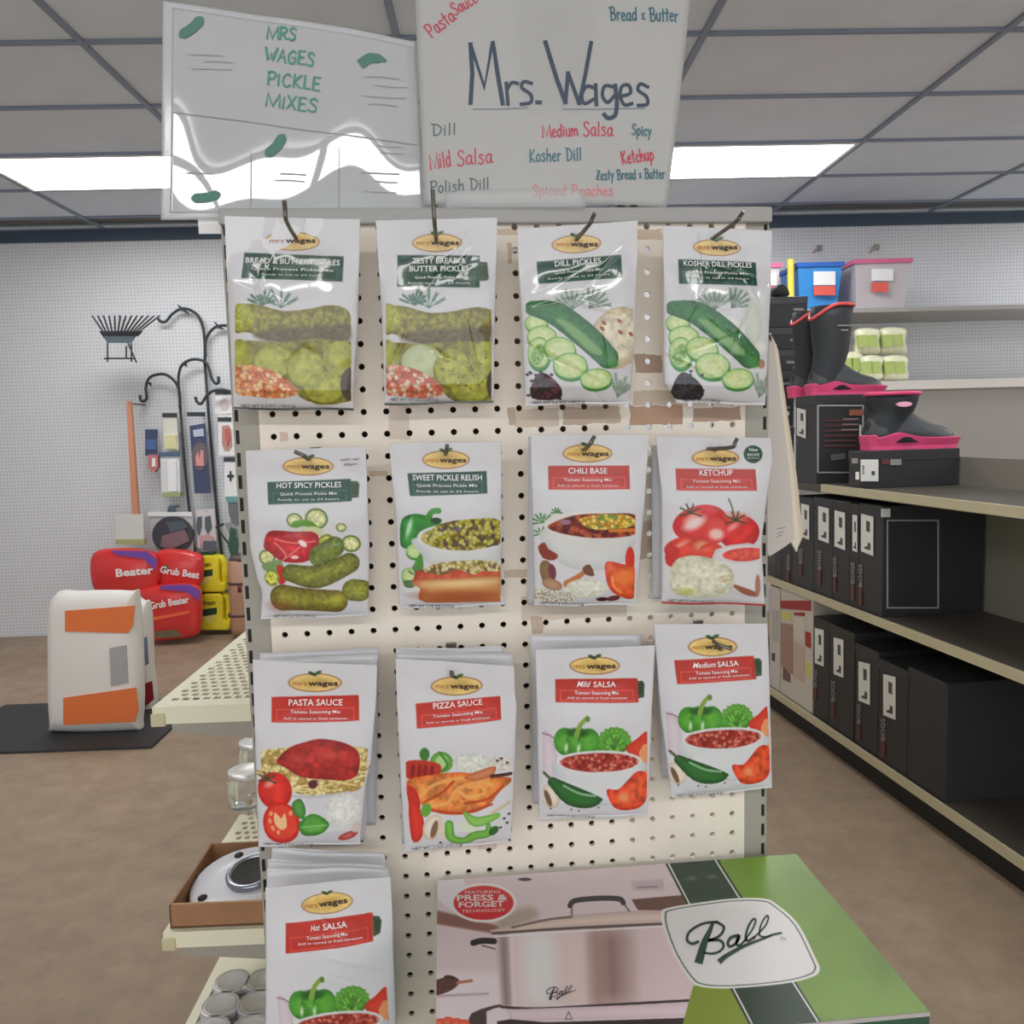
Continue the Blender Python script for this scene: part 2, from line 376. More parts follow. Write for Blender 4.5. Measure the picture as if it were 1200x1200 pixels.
def pepper(A, x, y, s, c=(50, 125, 40), m=(95, 165, 60)):
    for dx in (-.55, 0, .5): A.fill(E_(x + dx * s, y, s * .5, s * .62), c, m, s * .4, nz=.08, ns=30)
    for dx in (-.5, .05): A.fill(E_(x + dx * s, y + s * .28, s * .07, s * .2, 8), (215, 235, 205), soft=10, op=.85)
    A.fill(E_(x, y - s * .42, s * .5, s * .2), (35, 90, 35), soft=14)
    A.line([(x - s * .05, y - s * .3), (x + s * .12, y - s * .75), (x + s * .42, y - s * 1.05)], [s * .12, s * .1, s * .09], (125, 160, 65)); A.fill(E_(x + s * .46, y - s * 1.02, s * .1, s * .13), (90, 125, 50))
def pickle(A, pts, r, c=(95, 100, 35), m=(150, 155, 60), seed=2):
    A.fill(C_(pts, r), c, m, (r if not hasattr(r, '__len__') else max(r)) * .8, nz=.16, ns=14, seed=seed)
def slice_(A, x, y, rx, ry, ang=0, rim=(50, 125, 55)):
    A.fill(E_(x + 3, y + ry * .22, rx, ry, ang), rim); A.fill(E_(x, y, rx, ry, ang), (95, 150, 70)); A.fill(E_(x, y, rx * .93, ry * .92, ang), (165, 200, 125), (205, 218, 160), 30, nz=.05, ns=12)

def art_bb(A, zesty=False):
    sprig(A, 330 if not zesty else 335, 560, 110, (70, 115, 95), 1, 5); sprig(A, 230 if not zesty else 260, 545, 80, (60, 100, 80), 2, 8, 1.5)
    dx = 0 if not zesty else 10; x0 = 75 if not zesty else 105; x1 = 700 if not zesty else 672
    cl = P_([(x0, 400), (x1, 400), (x1, 1080), (x0, 1080)])
    y0 = 10 if zesty else 0
    A.fill(P_([(x0, 600 + y0), (110, 545 + y0), (200, 540 + y0), (330, 575 + y0), (450, 570 + y0), (600, 545 + y0), (690, 580 + y0), (x1 + 5, 700 + y0), (600, 745 + y0), (400, 745 + y0), (250, 730 + y0), (150, 690 + y0), (x0, 690 + y0)], 4), (118, 112, 46), (140, 134, 60), 50, nz=.22, ns=16, clip=cl)
    A.fill(P_([(180, 700 + y0), (300, 670 + y0), (520, 660 + y0), (690, 650 + y0), (690, 740 + y0), (400, 750 + y0), (250, 740 + y0)], 4), (88, 74, 54), (94, 80, 56), 30, nz=.2, ns=12, soft=30, op=.85, clip=cl)
    A.fill(E_(110, 610, 75, 75), (150, 152, 52), (170, 172, 72), 50, nz=.15, ns=14, clip=cl)
    A.fill(P_([(x0, 740 + y0), (300, 745 + y0), (x1 + 5, 740 + y0), (x1 + 5, 1060), (470, 1060), (400, 1000), (200, 880), (x0, 890)], 2), (126, 122, 48), nz=.2, ns=20, clip=cl)
    yl = (146, 150, 52); ym = (168, 170, 74)
    for (x, y, rx, ry) in ((100, 820, 80, 100), (290, 850, 110, 95), (640, 830, 90, 100), (460, 880, 100, 110), (560, 985, 110, 90)):
        if zesty and x == 290: A.fill(E_(300, 850, 110, 95), (168, 178, 130), (190, 200, 160), 50, clip=cl); continue
        A.fill(E_(x, y + 10, rx, ry), (118, 112, 44), clip=cl); A.fill(E_(x, y, rx * .96, ry * .93), yl, ym, 50, nz=.12, ns=25, clip=cl)
    A.fill(E_(700, 970, 55, 90), (72, 62, 48), clip=cl)
    pal = ((215, 130, 80), (230, 165, 110), (200, 105, 65), (235, 190, 140)) if not zesty else ((205, 110, 80), (215, 165, 140), (190, 85, 65), (220, 190, 165))
    A.fill(P_([(80, 880), (200, 870), (330, 920), (420, 1010), (330, 1045), (180, 1035), (80, 1015)], 4), (200, 130, 80), spk=(pal, 22), clip=cl)
    if zesty:
        for k in range(60): A.fill(E_(random.uniform(400, 650), random.uniform(800, 1000), 5, 4), (90, 85, 40), op=.8)
def art_dill(A, kosher=False):
    sprig(A, 340, 570, 130, (92, 118, 98), 4, 7, 1.2); sprig(A, 430, 560, 110, (85, 112, 92), 5, 6, .9, -50)
    cl = P_([(96, 400), (672, 400), (672, 1060), (96, 1060)])
    if kosher:
        A.fill(P_([(545, 500), (600, 620), (590, 720), (560, 760), (510, 700), (510, 600)], 4), (190, 196, 184), (205, 212, 200), 40, clip=cl)
        for (x, y, rx, ry) in ((420, 640, 70, 45), (600, 770, 45, 50)): A.fill(E_(x, y, rx, ry), (196, 198, 196), (222, 222, 218), 30, clip=cl)
        A.fill(E_(600, 860, 22, 26), (170, 120, 95), clip=cl)
    else:
        A.fill(E_(590, 720, 150, 175, 35), (178, 160, 130), (214, 205, 180), 50, nz=.12, ns=24, clip=cl)
        for (x, y) in ((510, 640), (595, 630), (600, 690), (660, 700), (500, 670)): A.fill(E_(x, y, 16, 9, 40), (150, 80, 50))
    for (x, y, rx, ry) in ((150, 640, 60, 50), (180, 715, 78, 60), (165, 800, 60, 85)): slice_(A, x, y, rx, ry)
    A.fill(E_(160, 810, 34, 60, 20), (130, 170, 100), nz=.2, ns=10)
    A.fill(C_([(130, 560), (250, 590), (400, 700), (530, 825)], [40, 62, 68, 60]), (28, 88, 46), (52, 118, 60), 60, nz=.12, ns=16, clip=cl)
    A.fill(P_([(250, 620), (330, 640), (480, 770), (500, 810), (440, 800), (330, 700)], 3), (140, 176, 110), soft=16, op=.75)
    A.fill(E_(555, 850, 36, 28, 35), (60, 130, 60), soft=12); slice_(A, 275, 780, 85, 65, 10); slice_(A, 330, 870, 92, 70); slice_(A, 468, 940, 88, 56, -3)
    A.fill(P_([(130, 960), (175, 905), (240, 940), (285, 1000), (270, 1050), (130, 1045)], 4), (60, 25, 40) if not kosher else (34, 34, 44), spk=(((60, 25, 40), (30, 15, 25), (90, 45, 60)) if not kosher else ((30, 30, 40), (50, 50, 62), (15, 15, 20)), 16))
    for k in range(14): A.fill(E_(200 + random.uniform(-95, 110), 985 + random.uniform(-90, 65), 9, 7), (45, 30, 38))
    sprig(A, 590, 1040, 120, (110, 132, 112), 8, 6, .8, -75)
def art_hot(A):
    for (x, y, rx, ry) in ((425, 490, 62, 55), (308, 500, 45, 38), (557, 538, 28, 24), (610, 625, 52, 45), (158, 700, 45, 42)):
        A.fill(E_(x, y, rx, ry, 15), (82, 115, 45)); A.fill(E_(x, y, rx * .82, ry * .8, 15), (190, 196, 130), (215, 214, 160), 20, nz=.15, ns=12)
    A.fill(C_([(310, 520), (380, 515), (440, 560)], 18), (100, 150, 60)); A.fill(E_(400, 560, 60, 28), (195, 200, 150))
    A.fill(P_([(140, 640), (170, 560), (300, 560), (420, 565), (440, 640), (380, 715), (250, 720), (170, 670)], 4), (150, 28, 38), (200, 40, 48), 60, nz=.15, ns=24)
    for l_ in ([(200, 620), (260, 680), (240, 720)], [(200, 600), (300, 620), (420, 610)], [(260, 700), (340, 640)]): A.line(l_, 4, (225, 120, 110))
    A.fill(E_(352, 622, 26, 14, 35), (240, 215, 215)); A.fill(E_(310, 695, 22, 10), (235, 190, 190))
    A.fill(E_(480, 615, 42, 44), (120, 140, 45), (205, 200, 90), 20, nz=.3, ns=10); A.fill(P_([(130, 740), (230, 710), (250, 790), (160, 780)], 3), (120, 150, 100))
    A.fill(P_([(215, 740), (260, 760), (260, 830), (220, 835)], 3), (190, 45, 50)); A.fill(E_(185, 810, 42, 45), (110, 135, 45), (200, 200, 95), 20, nz=.3, ns=10)
    pickle(A, [(440, 690), (520, 640)], 55, (84, 100, 42), (120, 135, 62)); pickle(A, [(290, 780), (430, 800), (600, 730)], [48, 62, 55], (78, 84, 40), (138, 142, 62)); pickle(A, [(620, 875), (660, 880)], 58, (92, 100, 36), (150, 152, 62))
    pickle(A, [(245, 915), (380, 925), (530, 935)], [72, 62, 62], (92, 78, 34), (140, 138, 48), 5); A.fill(E_(540, 925, 35, 28), (178, 180, 62), soft=40, op=.8); A.fill(E_(230, 960, 60, 30), (130, 70, 50), soft=40, op=.5)
def art_relish(A):
    cl = P_([(110, 420), (652, 420), (652, 945), (110, 945)])
    A.fill(P_([(115, 640), (120, 500), (200, 465), (290, 490), (330, 530), (220, 560), (190, 640)], 4), (30, 105, 42), (55, 145, 62), 40, nz=.1, ns=40, clip=cl); A.fill(E_(160, 540, 12, 50, 15), (180, 215, 180), soft=12)
    A.line([(255, 510), (280, 455), (318, 448)], [22, 15, 16], (62, 135, 50)); A.fill(E_(305, 500, 30, 16), (28, 70, 40)); A.fill(E_(190, 675, 48, 40), (120, 170, 100)); slice_(A, 190, 665, 46, 40); slice_(A, 165, 800, 48, 44); A.fill(P_([(180, 760), (225, 670), (235, 770)], 3), (75, 140, 60))
    A.fill(P_([(130, 830), (190, 825), (185, 860), (140, 862)], 3), (40, 90, 50)); sprig(A, 200, 800, 60, (90, 120, 90), 3, 4)
    bowl(A, 450, 590, 245, 80, 150, ((158, 150, 50), (180, 168, 62), (120, 110, 45), (95, 75, 60), (190, 180, 90)), clip=cl, sz=20)
    A.fill(P_([(280, 560), (350, 510), (540, 490), (650, 510), (655, 620), (600, 640), (350, 630)], 4), (150, 140, 50), spk=(((158, 150, 50), (185, 172, 62), (110, 100, 45), (92, 70, 62), (190, 185, 95)), 20), seed=5, clip=cl)
    A.fill(P_([(190, 800), (250, 760), (655, 750), (655, 840), (220, 860)], 3), (150, 50, 35), (190, 85, 55), 30, clip=cl)
    for k in range(5): A.fill(E_(280 + k * 85, 795, 38, 24, -10), (185, 65, 45), (205, 95, 65), 18, clip=cl)
    A.fill(P_([(240, 770), (320, 725), (520, 712), (640, 730), (652, 780), (560, 770), (500, 790), (420, 760), (340, 790)], 3), (170, 150, 70), spk=(((160, 150, 60), (200, 175, 120), (120, 95, 60), (210, 200, 150)), 18), clip=cl)
    A.fill(P_([(220, 870), (235, 815), (400, 812), (655, 800), (660, 945), (250, 945)], 3), (172, 88, 48), (200, 140, 80), 60, clip=cl); A.fill(E_(440, 835, 230, 22, -2), (222, 190, 135), soft=26, clip=cl); A.fill(E_(440, 905, 220, 30), (160, 75, 45), soft=30, op=.7, clip=cl)
def art_chili(A):
    cl = P_([(105, 440), (640, 440), (635, 990), (105, 1000)])
    sprig(A, 140, 560, 60, (70, 130, 70), 6, 8, 2.2); sprig(A, 215, 505, 30, (60, 120, 60), 6, 6, 2); sprig(A, 130, 620, 40, (70, 130, 70), 9, 6, 2.4)
    A.fill(P_([(150, 590), (185, 720), (290, 800), (520, 800), (620, 700), (640, 580)], 4), (188, 190, 192), (208, 210, 208), 60, clip=cl)
    A.fill(E_(410, 570, 265, 78), (214, 212, 208), clip=cl); A.fill(P_([(165, 580), (300, 520), (460, 508), (640, 520), (645, 620), (450, 640), (260, 620)], 4), (120, 40, 30), spk=(((120, 35, 30), (150, 60, 40), (90, 30, 40), (170, 80, 50)), 30), clip=cl)
    A.fill(P_([(330, 540), (450, 512), (600, 520), (640, 570), (540, 590), (400, 590)], 4), (200, 160, 60), spk=(((215, 185, 70), (200, 140, 50), (120, 150, 60), (225, 205, 110)), 20), clip=cl); A.fill(E_(260, 555, 30, 14), (150, 110, 130)); A.fill(C_([(500, 600), (630, 600)], 10), (205, 120, 50))
    A.fill(P_([(115, 690), (150, 665), (170, 700), (220, 730), (200, 760), (140, 750)], 2), (135, 55, 40)); A.fill(E_(165, 830, 38, 70, -15), (110, 85, 55), (135, 105, 70), 20); A.fill(E_(190, 820, 20, 40, -10), (110, 50, 65)); A.fill(E_(190, 890, 55, 30, 15), (150, 110, 85), (178, 140, 110), 20)
    A.fill(C_([(270, 885), (330, 845), (370, 810)], [22, 14, 12]), (188, 110, 62)); A.fill(P_([(350, 800), (390, 780), (415, 840), (370, 835)], 2), (110, 65, 45)); A.fill(E_(370, 910, 110, 55), (204, 206, 192), (220, 222, 208), 40, nz=.08, ns=14)
    A.fill(P_([(110, 910), (180, 920), (280, 930), (310, 980), (110, 985)], 3), (200, 195, 180), spk=(((210, 205, 190), (170, 165, 140), (225, 222, 210)), 9)); A.fill(E_(610, 760, 26, 70), (205, 50, 40), clip=cl)
    A.fill(P_([(475, 775), (560, 780), (650, 820), (640, 965), (560, 960), (490, 900)], 4), (205, 60, 35), (228, 98, 48), 50, nz=.12, ns=26, clip=cl); A.fill(E_(590, 850, 55, 40), (238, 130, 62), soft=40, op=.8, clip=cl)
    A.line([(510, 850), (520, 900), (560, 935)], 6, (238, 150, 80)); A.fill(E_(460, 972, 32, 13), (70, 25, 25)); A.fill(E_(520, 968, 36, 16, -8), (80, 25, 30), (115, 50, 50), 12)
def art_ketchup(A):
    cl = P_([(100, 440), (622, 440), (622, 985), (100, 985)])
    tomato(A, 290, 560, 145, 95, -15, (196, 42, 48), (215, 62, 62)); A.fill(E_(260, 560, 62, 30, -28), (238, 205, 200), soft=26)
    tomato(A, 500, 610, 118, 92, 5, (190, 38, 45), (218, 62, 60)); A.fill(E_(370, 600, 60, 72, 20), (208, 62, 62), (215, 80, 76), 30); A.fill(E_(375, 618, 36, 28), (236, 190, 180), soft=20); A.fill(E_(490, 530, 60, 26, 10), (205, 110, 100), soft=30, op=.8)
    tomato(A, 230, 700, 125, 72, -8, (200, 48, 45), (216, 70, 58)); A.fill(E_(300, 680, 40, 24), (214, 150, 110), soft=24); A.fill(P_([(110, 740), (130, 690), (180, 700), (160, 790), (120, 790)], 3), (196, 50, 50)); A.fill(E_(350, 715, 70, 50), (212, 62, 48), (220, 76, 58), 30)
    stem(A, 240, 505, 60); stem(A, 480, 545, 60); A.line([(470, 540), (462, 480), (445, 430)], 4, (70, 90, 60))
    A.fill(P_([(370, 700), (390, 850), (480, 940), (630, 950), (630, 690)], 3), (190, 190, 196), (212, 212, 214), 50, clip=cl); A.fill(E_(520, 725, 150, 50), (200, 190, 196), (215, 210, 212), 12, clip=cl); A.fill(E_(535, 730, 125, 36), (205, 60, 55), (222, 95, 85), 20, nz=.15, ns=30, clip=cl)
    A.fill(P_([(150, 780), (230, 735), (340, 745), (450, 800), (470, 870), (430, 950), (250, 965), (140, 920)], 4), (192, 194, 168), (214, 214, 192), 60, nz=.1, ns=22); A.fill(E_(220, 930, 40, 16), (190, 190, 80), soft=24, op=.7)
    A.fill(C_([(480, 900), (540, 930), (600, 950)], [10, 18, 12]), (150, 90, 70)); A.fill(E_(605, 900, 16, 60), (165, 120, 100), clip=cl); A.fill(E_(430, 860, 40, 22), (200, 190, 160), nz=.2, ns=8)
def art_pasta(A):
    cl = P_([(95, 500), (660, 500), (600, 1070), (100, 1075)])
    A.fill(P_([(95, 600), (200, 570), (420, 560), (650, 580), (650, 690), (600, 790), (300, 800), (95, 700)], 4), (205, 182, 110), spk=(((215, 195, 125), (225, 210, 150), (180, 150, 85)), 22), clip=cl)
    for k in range(26):
        a = random.uniform(0, 6.28); x = 360 + 250 * math.cos(a); y = 680 + 95 * math.sin(a); A.line([(x - 60, y + random.uniform(-20, 20)), (x, y + random.uniform(-25, 25)), (x + 60, y + random.uniform(-20, 20))], 4.5, random.choice(((222, 206, 145), (232, 220, 170), (170, 140, 80))), .9)
    A.fill(C_([(95, 720), (200, 800), (400, 815), (560, 800)], 8), (190, 190, 196), clip=cl)
    A.fill(P_([(180, 640), (240, 570), (330, 535), (420, 520), (540, 545), (605, 600), (600, 700), (540, 735), (420, 725), (300, 710), (230, 670)], 4), (140, 32, 36), (176, 52, 48), 40, nz=.18, ns=26, clip=cl)
    A.fill(E_(300, 620, 60, 20), (190, 80, 70), soft=24, op=.5); A.fill(E_(450, 600, 70, 22), (210, 85, 75), soft=24, op=.5); A.fill(E_(370, 750, 24, 22), (90, 40, 50))
    tomato(A, 170, 790, 92, 95); stem(A, 130, 735, 50)
    A.fill(E_(205, 960, 98, 112), (196, 36, 34), (215, 55, 45), 30); A.fill(E_(205, 955, 80, 92), (222, 70, 52)); A.fill(P_([(170, 900), (205, 930), (225, 900), (235, 970), (205, 990), (170, 960)], 2), (238, 190, 140)); [A.fill(E_(x, y, 9, 14, a), (235, 160, 110)) for x, y, a in ((150, 910, 20), (160, 985, -30), (190, 1005, 0), (255, 900, 20), (145, 950, 0))]
    A.fill(E_(530, 890, 100, 90), (202, 204, 200), (222, 224, 218), 50, nz=.06, ns=12); A.fill(E_(548, 1030, 52, 22, -20), (165, 40, 45), (200, 110, 100), 16); A.fill(E_(590, 985, 22, 30, 20), (205, 190, 185))
    A.fill(P_([(262, 850), (305, 825), (332, 880), (320, 930), (275, 905)], 3), (42, 105, 45), (85, 150, 70), 20); A.fill(P_([(300, 950), (360, 905), (430, 930), (452, 970), (400, 1015), (330, 1020), (300, 985)], 4), (40, 110, 40), (95, 165, 70), 30, nz=.08, ns=20); A.line([(310, 975), (440, 965)], 2.5, (150, 195, 120))
def art_pizza(A):
    cl = P_([(112, 560), (668, 580), (655, 1075), (125, 1075)])
    A.fill(E_(212, 602, 26, 34), (60, 120, 50)); A.fill(E_(300, 640, 58, 54), (70, 135, 50), (120, 175, 85), 25); A.fill(E_(300, 640, 30, 38, 20), (170, 205, 140)); A.line([(290, 590), (330, 650), (300, 690)], 7, (70, 135, 50))
    A.fill(P_([(112, 650), (190, 632), (290, 650), (290, 705), (230, 730), (118, 730)], 3), (180, 55, 40), clip=cl); [A.fill(E_(x, 690, 12, 36, 5), (135, 30, 35), clip=cl) for x in (150, 185, 215, 250)]
    A.fill(E_(450, 640, 95, 50), (196, 202, 192), (215, 218, 208), 30, nz=.08, ns=14); A.fill(E_(600, 650, 60, 40), (205, 202, 192), nz=.1, ns=12); [A.fill(E_(x, y, 8, 6), (50, 45, 40)) for x, y in ((590, 635), (640, 650), (610, 625), (650, 920), (625, 940), (640, 965), (605, 985), (655, 1065), (295, 1068))]
    A.fill(P_([(118, 745), (260, 705), (420, 690), (600, 720), (668, 745), (600, 800), (520, 880), (380, 910), (250, 895), (160, 830)], 4), (200, 95, 45), (222, 135, 68), 40, nz=.2, ns=34, clip=cl)
    for pts in ([(190, 820), (260, 760), (400, 720), (540, 730)], [(230, 870), (330, 850), (380, 780), (480, 745), (560, 760)], [(390, 790), (440, 820), (520, 800), (500, 765), (440, 770)]): A.line(pts, 9, (236, 170, 95), .8)
    for pts in ([(210, 850), (300, 800), (360, 740)], [(420, 850), (540, 830), (620, 770)], [(250, 890), (400, 900), (560, 860)]): A.line(pts, 7, (178, 60, 30), .8)
    A.fill(P_([(415, 715), (500, 680), (580, 665), (560, 715), (470, 735)], 3), (178, 90, 60), (205, 130, 90), 20); A.line([(560, 715), (660, 712)], 9, (70, 42, 30))
    A.fill(P_([(118, 770), (170, 790), (190, 880), (140, 890)], 3), (195, 50, 40), clip=cl); A.fill(P_([(130, 860), (180, 870), (210, 960), (190, 1050), (145, 1050)], 3), (190, 38, 35), (215, 62, 50), 30, clip=cl); A.fill(E_(220, 890, 26, 36, 20), (100, 160, 60))
    A.fill(P_([(205, 970), (250, 915), (300, 930), (270, 1040), (215, 1040)], 4), (198, 180, 158), (225, 215, 200), 25); A.fill(E_(262, 990, 16, 50, 15), (130, 95, 75)); A.fill(E_(315, 1000, 28, 48), (215, 205, 185))
    A.fill(C_([(340, 960), (350, 1035), (420, 1055), (470, 1020), (540, 1010), (540, 960)], [22, 24, 24, 26, 24, 10]), (70, 140, 45), (120, 185, 80), 18); A.fill(E_(430, 975, 45, 22, 20), (205, 215, 190)); A.fill(C_([(420, 900), (480, 945), (590, 920)], [10, 26, 14]), (90, 155, 55), (135, 190, 90), 16); A.fill(E_(570, 1000, 22, 30, 40), (45, 100, 40)); A.line([(560, 905), (650, 860)], 9, (200, 185, 160))
def art_salsa(A, ox=0, oy=0, sc=1., rot=0):
    X, Y = A.X.copy(), A.Y.copy(); c, s_ = math.cos(math.radians(rot)), math.sin(math.radians(rot)); x = (X - ox) / sc; y = (Y - oy) / sc; x, y = x - 400, y - 700
    A.X, A.Y = x * c + y * s_ + 400, -x * s_ + y * c + 700
    cl = P_([(112, 430), (655, 430), (655, 1000), (112, 1000)])
    A.fill(P_([(112, 565), (160, 580), (185, 680), (180, 780), (112, 780)], 3), (196, 180, 192), (212, 200, 208), 40, clip=cl); A.line([(112, 567), (150, 574), (175, 590)], 3, (140, 90, 110)); A.fill(E_(150, 890, 48, 62, -20), (196, 180, 160), (222, 212, 198), 25, clip=cl); A.fill(E_(140, 900, 14, 45, -20), (110, 85, 60), clip=cl)
    pepper(A, 290, 600, 115); A.fill(P_([(400, 650), (410, 580), (460, 530), (530, 540), (555, 590), (540, 650), (470, 680)], 4), (62, 130, 42), (100, 165, 62), 40, nz=.25, ns=16)
    for k in range(9): a = math.radians(-160 + k * 20); A.fill(E_(480 + 72 * math.cos(a), 605 + 62 * math.sin(a), 20, 14, math.degrees(a)), (72, 140, 50), (105, 168, 68), 10)
    for k in range(6): a = math.radians(-150 + k * 25); A.line([(475, 640), (475 + 60 * math.cos(a), 630 + 60 * math.sin(a))], 3, (45, 100, 35), .7)
    A.fill(P_([(540, 640), (600, 590), (660, 560), (660, 720), (600, 700)], 3), (190, 45, 35), (212, 68, 50), 40, clip=cl); A.fill(P_([(610, 660), (660, 620), (660, 800), (630, 760)], 2), (226, 150, 100), clip=cl)
    bowl(A, 405, 705, 220, 60, 215, ((170, 50, 42), (195, 85, 70), (150, 40, 38), (205, 120, 100), (140, 35, 35)), clip=cl, sz=17)
    A.fill(P_([(440, 850), (500, 850), (545, 810), (600, 760), (655, 780), (655, 900), (610, 955), (520, 965), (470, 930)], 3), (205, 50, 32), (228, 88, 50), 40, nz=.2, ns=26, clip=cl); A.fill(E_(530, 890, 26, 22), (238, 140, 90), soft=20)
    A.fill(C_([(165, 815), (260, 880), (350, 905), (412, 900)], [26, 52, 42, 8]), (22, 68, 32), (45, 105, 45), 34); A.line([(220, 830), (300, 868), (380, 880)], 6, (150, 190, 150), .8); A.line([(165, 810), (120, 770)], 7, (70, 90, 50))
    for q in ((155, 955), (300, 965), (400, 945), (260, 958)): A.fill(E_(*q, 5, 5), (60, 60, 55))
    A.X, A.Y = X, Y
# ================================================================ THE ROOM
L0, L1, D0, D1, ZC = -5.6, 5.6, -6.5, 6.06, 3.0
def fl(): 
    m = mat('concrete', (140, 122, 104), .55, noise=.12, nscale=1.6, bump=.15, bscale=30); N = m.node_tree.nodes; L = m.node_tree.links
    n = N.new('ShaderNodeTexNoise'); n.inputs['Scale'].default_value = 9; n.inputs['Detail'].default_value = 8; n.inputs['Roughness'].default_value = .7
    tc = [x for x in N if x.bl_idname == 'ShaderNodeTexCoord'][0]; L.new(tc.outputs['Object'], n.inputs['Vector'])
    b = N['Principled BSDF']; src = b.inputs['Base Color'].links[0].from_socket
    mx = N.new('ShaderNodeMix'); mx.data_type = 'RGBA'; mx.blend_type = 'MULTIPLY'; mx.inputs[0].default_value = 1
    mr = N.new('ShaderNodeMapRange'); mr.inputs[1].default_value = .35; mr.inputs[2].default_value = .65; mr.inputs[3].default_value = .84; mr.inputs[4].default_value = 1.1
    L.new(n.outputs['Fac'], mr.inputs[0]); L.new(src, mx.inputs[6]); L.new(mr.outputs[0], mx.inputs[7]); L.new(mx.outputs[2], b.inputs['Base Color']); return m
MB().box((L0, D0, -.1), (L1, D1 + .1, 0), r2w).make('floor', fl(), kind='structure')
def wallmat():
    m = mat('wall_pegboard', (208, 209, 212), .6); N = m.node_tree.nodes; L = m.node_tree.links
    g = N.new('ShaderNodeNewGeometry'); outs = []
    for v in (RR, UP):
        d = N.new('ShaderNodeVectorMath'); d.operation = 'DOT_PRODUCT'; d.inputs[1].default_value = tuple(v / .0254); L.new(g.outputs['Position'], d.inputs[0])
        f = N.new('ShaderNodeMath'); f.operation = 'FRACT'; L.new(d.outputs['Value'], f.inputs[0])
        s_ = N.new('ShaderNodeMath'); s_.operation = 'SUBTRACT'; s_.inputs[1].default_value = .5; L.new(f.outputs[0], s_.inputs[0])
        q = N.new('ShaderNodeMath'); q.operation = 'POWER'; q.inputs[1].default_value = 2
        ab = N.new('ShaderNodeMath'); ab.operation = 'ABSOLUTE'; L.new(s_.outputs[0], ab.inputs[0]); L.new(ab.outputs[0], q.inputs[0]); outs.append(q)
    a = N.new('ShaderNodeMath'); a.operation = 'ADD'; L.new(outs[0].outputs[0], a.inputs[0]); L.new(outs[1].outputs[0], a.inputs[1])
    lt = N.new('ShaderNodeMath'); lt.operation = 'LESS_THAN'; lt.inputs[1].default_value = .05; L.new(a.outputs[0], lt.inputs[0])
    mx = N.new('ShaderNodeMix'); mx.data_type = 'RGBA'; mx.inputs[6].default_value = list(C((200, 202, 206))) + [1]; mx.inputs[7].default_value = list(C((170, 173, 178))) + [1]
    L.new(lt.outputs[0], mx.inputs[0]); L.new(mx.outputs[2], N['Principled BSDF'].inputs['Base Color']); return m
MB().box((L0, D1, 0), (L1, D1 + .1, ZC + .02), r2w).make('wall_back', wallmat(), kind='structure')
WH = mat('painted_wall', (205, 203, 200), .8)
MB().box((L0 - .1, D0, 0), (L0, D1 + .1, ZC), r2w).make('wall_left', WH, kind='structure')
MB().box((L1, D0, 0), (L1 + .1, D1 + .1, ZC), r2w).make('wall_right', WH, kind='structure')
MB().box((L0, D1 - .03, 2.915), (L1, D1 - .001, 2.998), r2w).make('trim_1', mat('navy_trim', (62, 76, 92), .6), kind='structure')
TILE = mat('ceiling_tile', (205, 214, 234), .9, k=.82, noise=.03, nscale=3)
BAR = mat('grid_bar', (120, 130, 148), .5)
ceil = MB().box((L0, D0, ZC + .045), (L1, D1 + .1, ZC + .1), r2w).make('ceiling', mat('ceiling_deck', (120, 120, 120), .9), kind='structure')
TL, TD = 1.2192, .6096; l_off = .905; d_off = 4.525
ls = [l_off + TL * k for k in range(-6, 5) if L0 <= l_off + TL * k <= L1]; ds = [d_off + TD * k for k in range(-20, 4) if D0 <= d_off + TD * k <= D1 + .3]
lamps = [(i, j) for i in range(len(ls)) for j in range(len(ds)) if (round((ls[i] - l_off) / TL) % 3 == 0 or (ds[j] < 0 and -2 < ls[i] < .5)) and round((ds[j] - d_off) / TD) in (0, -4, -12)]
tile_me = None
def place(me, name, parent, loc, rot, **k):
    o = bpy.data.objects.new(name, me); S.collection.objects.link(o); o.parent = parent; o.location = loc; o.rotation_euler = (0, 0, rot); setmeta(o, **k); return o
RA = math.atan2(RR[1], RR[0])
idw = lambda a, b, c: (a, b, c)
tb = MB().box((.014, .014, 0), (TL - .014, TD - .014, .03)); tile_me = bpy.data.meshes.new('ceiling_tile'); tile_me.from_pydata(tb.v, [], tb.f); tile_me.materials.append(TILE)
for i, l in enumerate([ls[0] - TL] + ls):
    for j, d in enumerate(ds):
        if (i - 1, j) in lamps: continue
        if d < 1.2 and (j % 2): continue
        if d < 1.2:
            pass
        if d + TD > D1 + .2: continue
        place(tile_me, 'ceiling_tile', ceil, tuple(r2w(l, d, ZC + .008)), RA)
for l in ls: MB().box((l - .013, D0, ZC - .004), (l + .013, D1 - .03, ZC + .012), r2w).make('grid_bar', BAR, ceil)
for d in ds: MB().box((L0, d - .011, ZC - .003), (L1, d + .011, ZC + .011), r2w).make('grid_bar', BAR, ceil)
EM = mat('lamp_diffuser', (250, 250, 250), .5, emit=LAMP_STRENGTH); FRM = mat('lamp_frame', (225, 225, 225), .5)
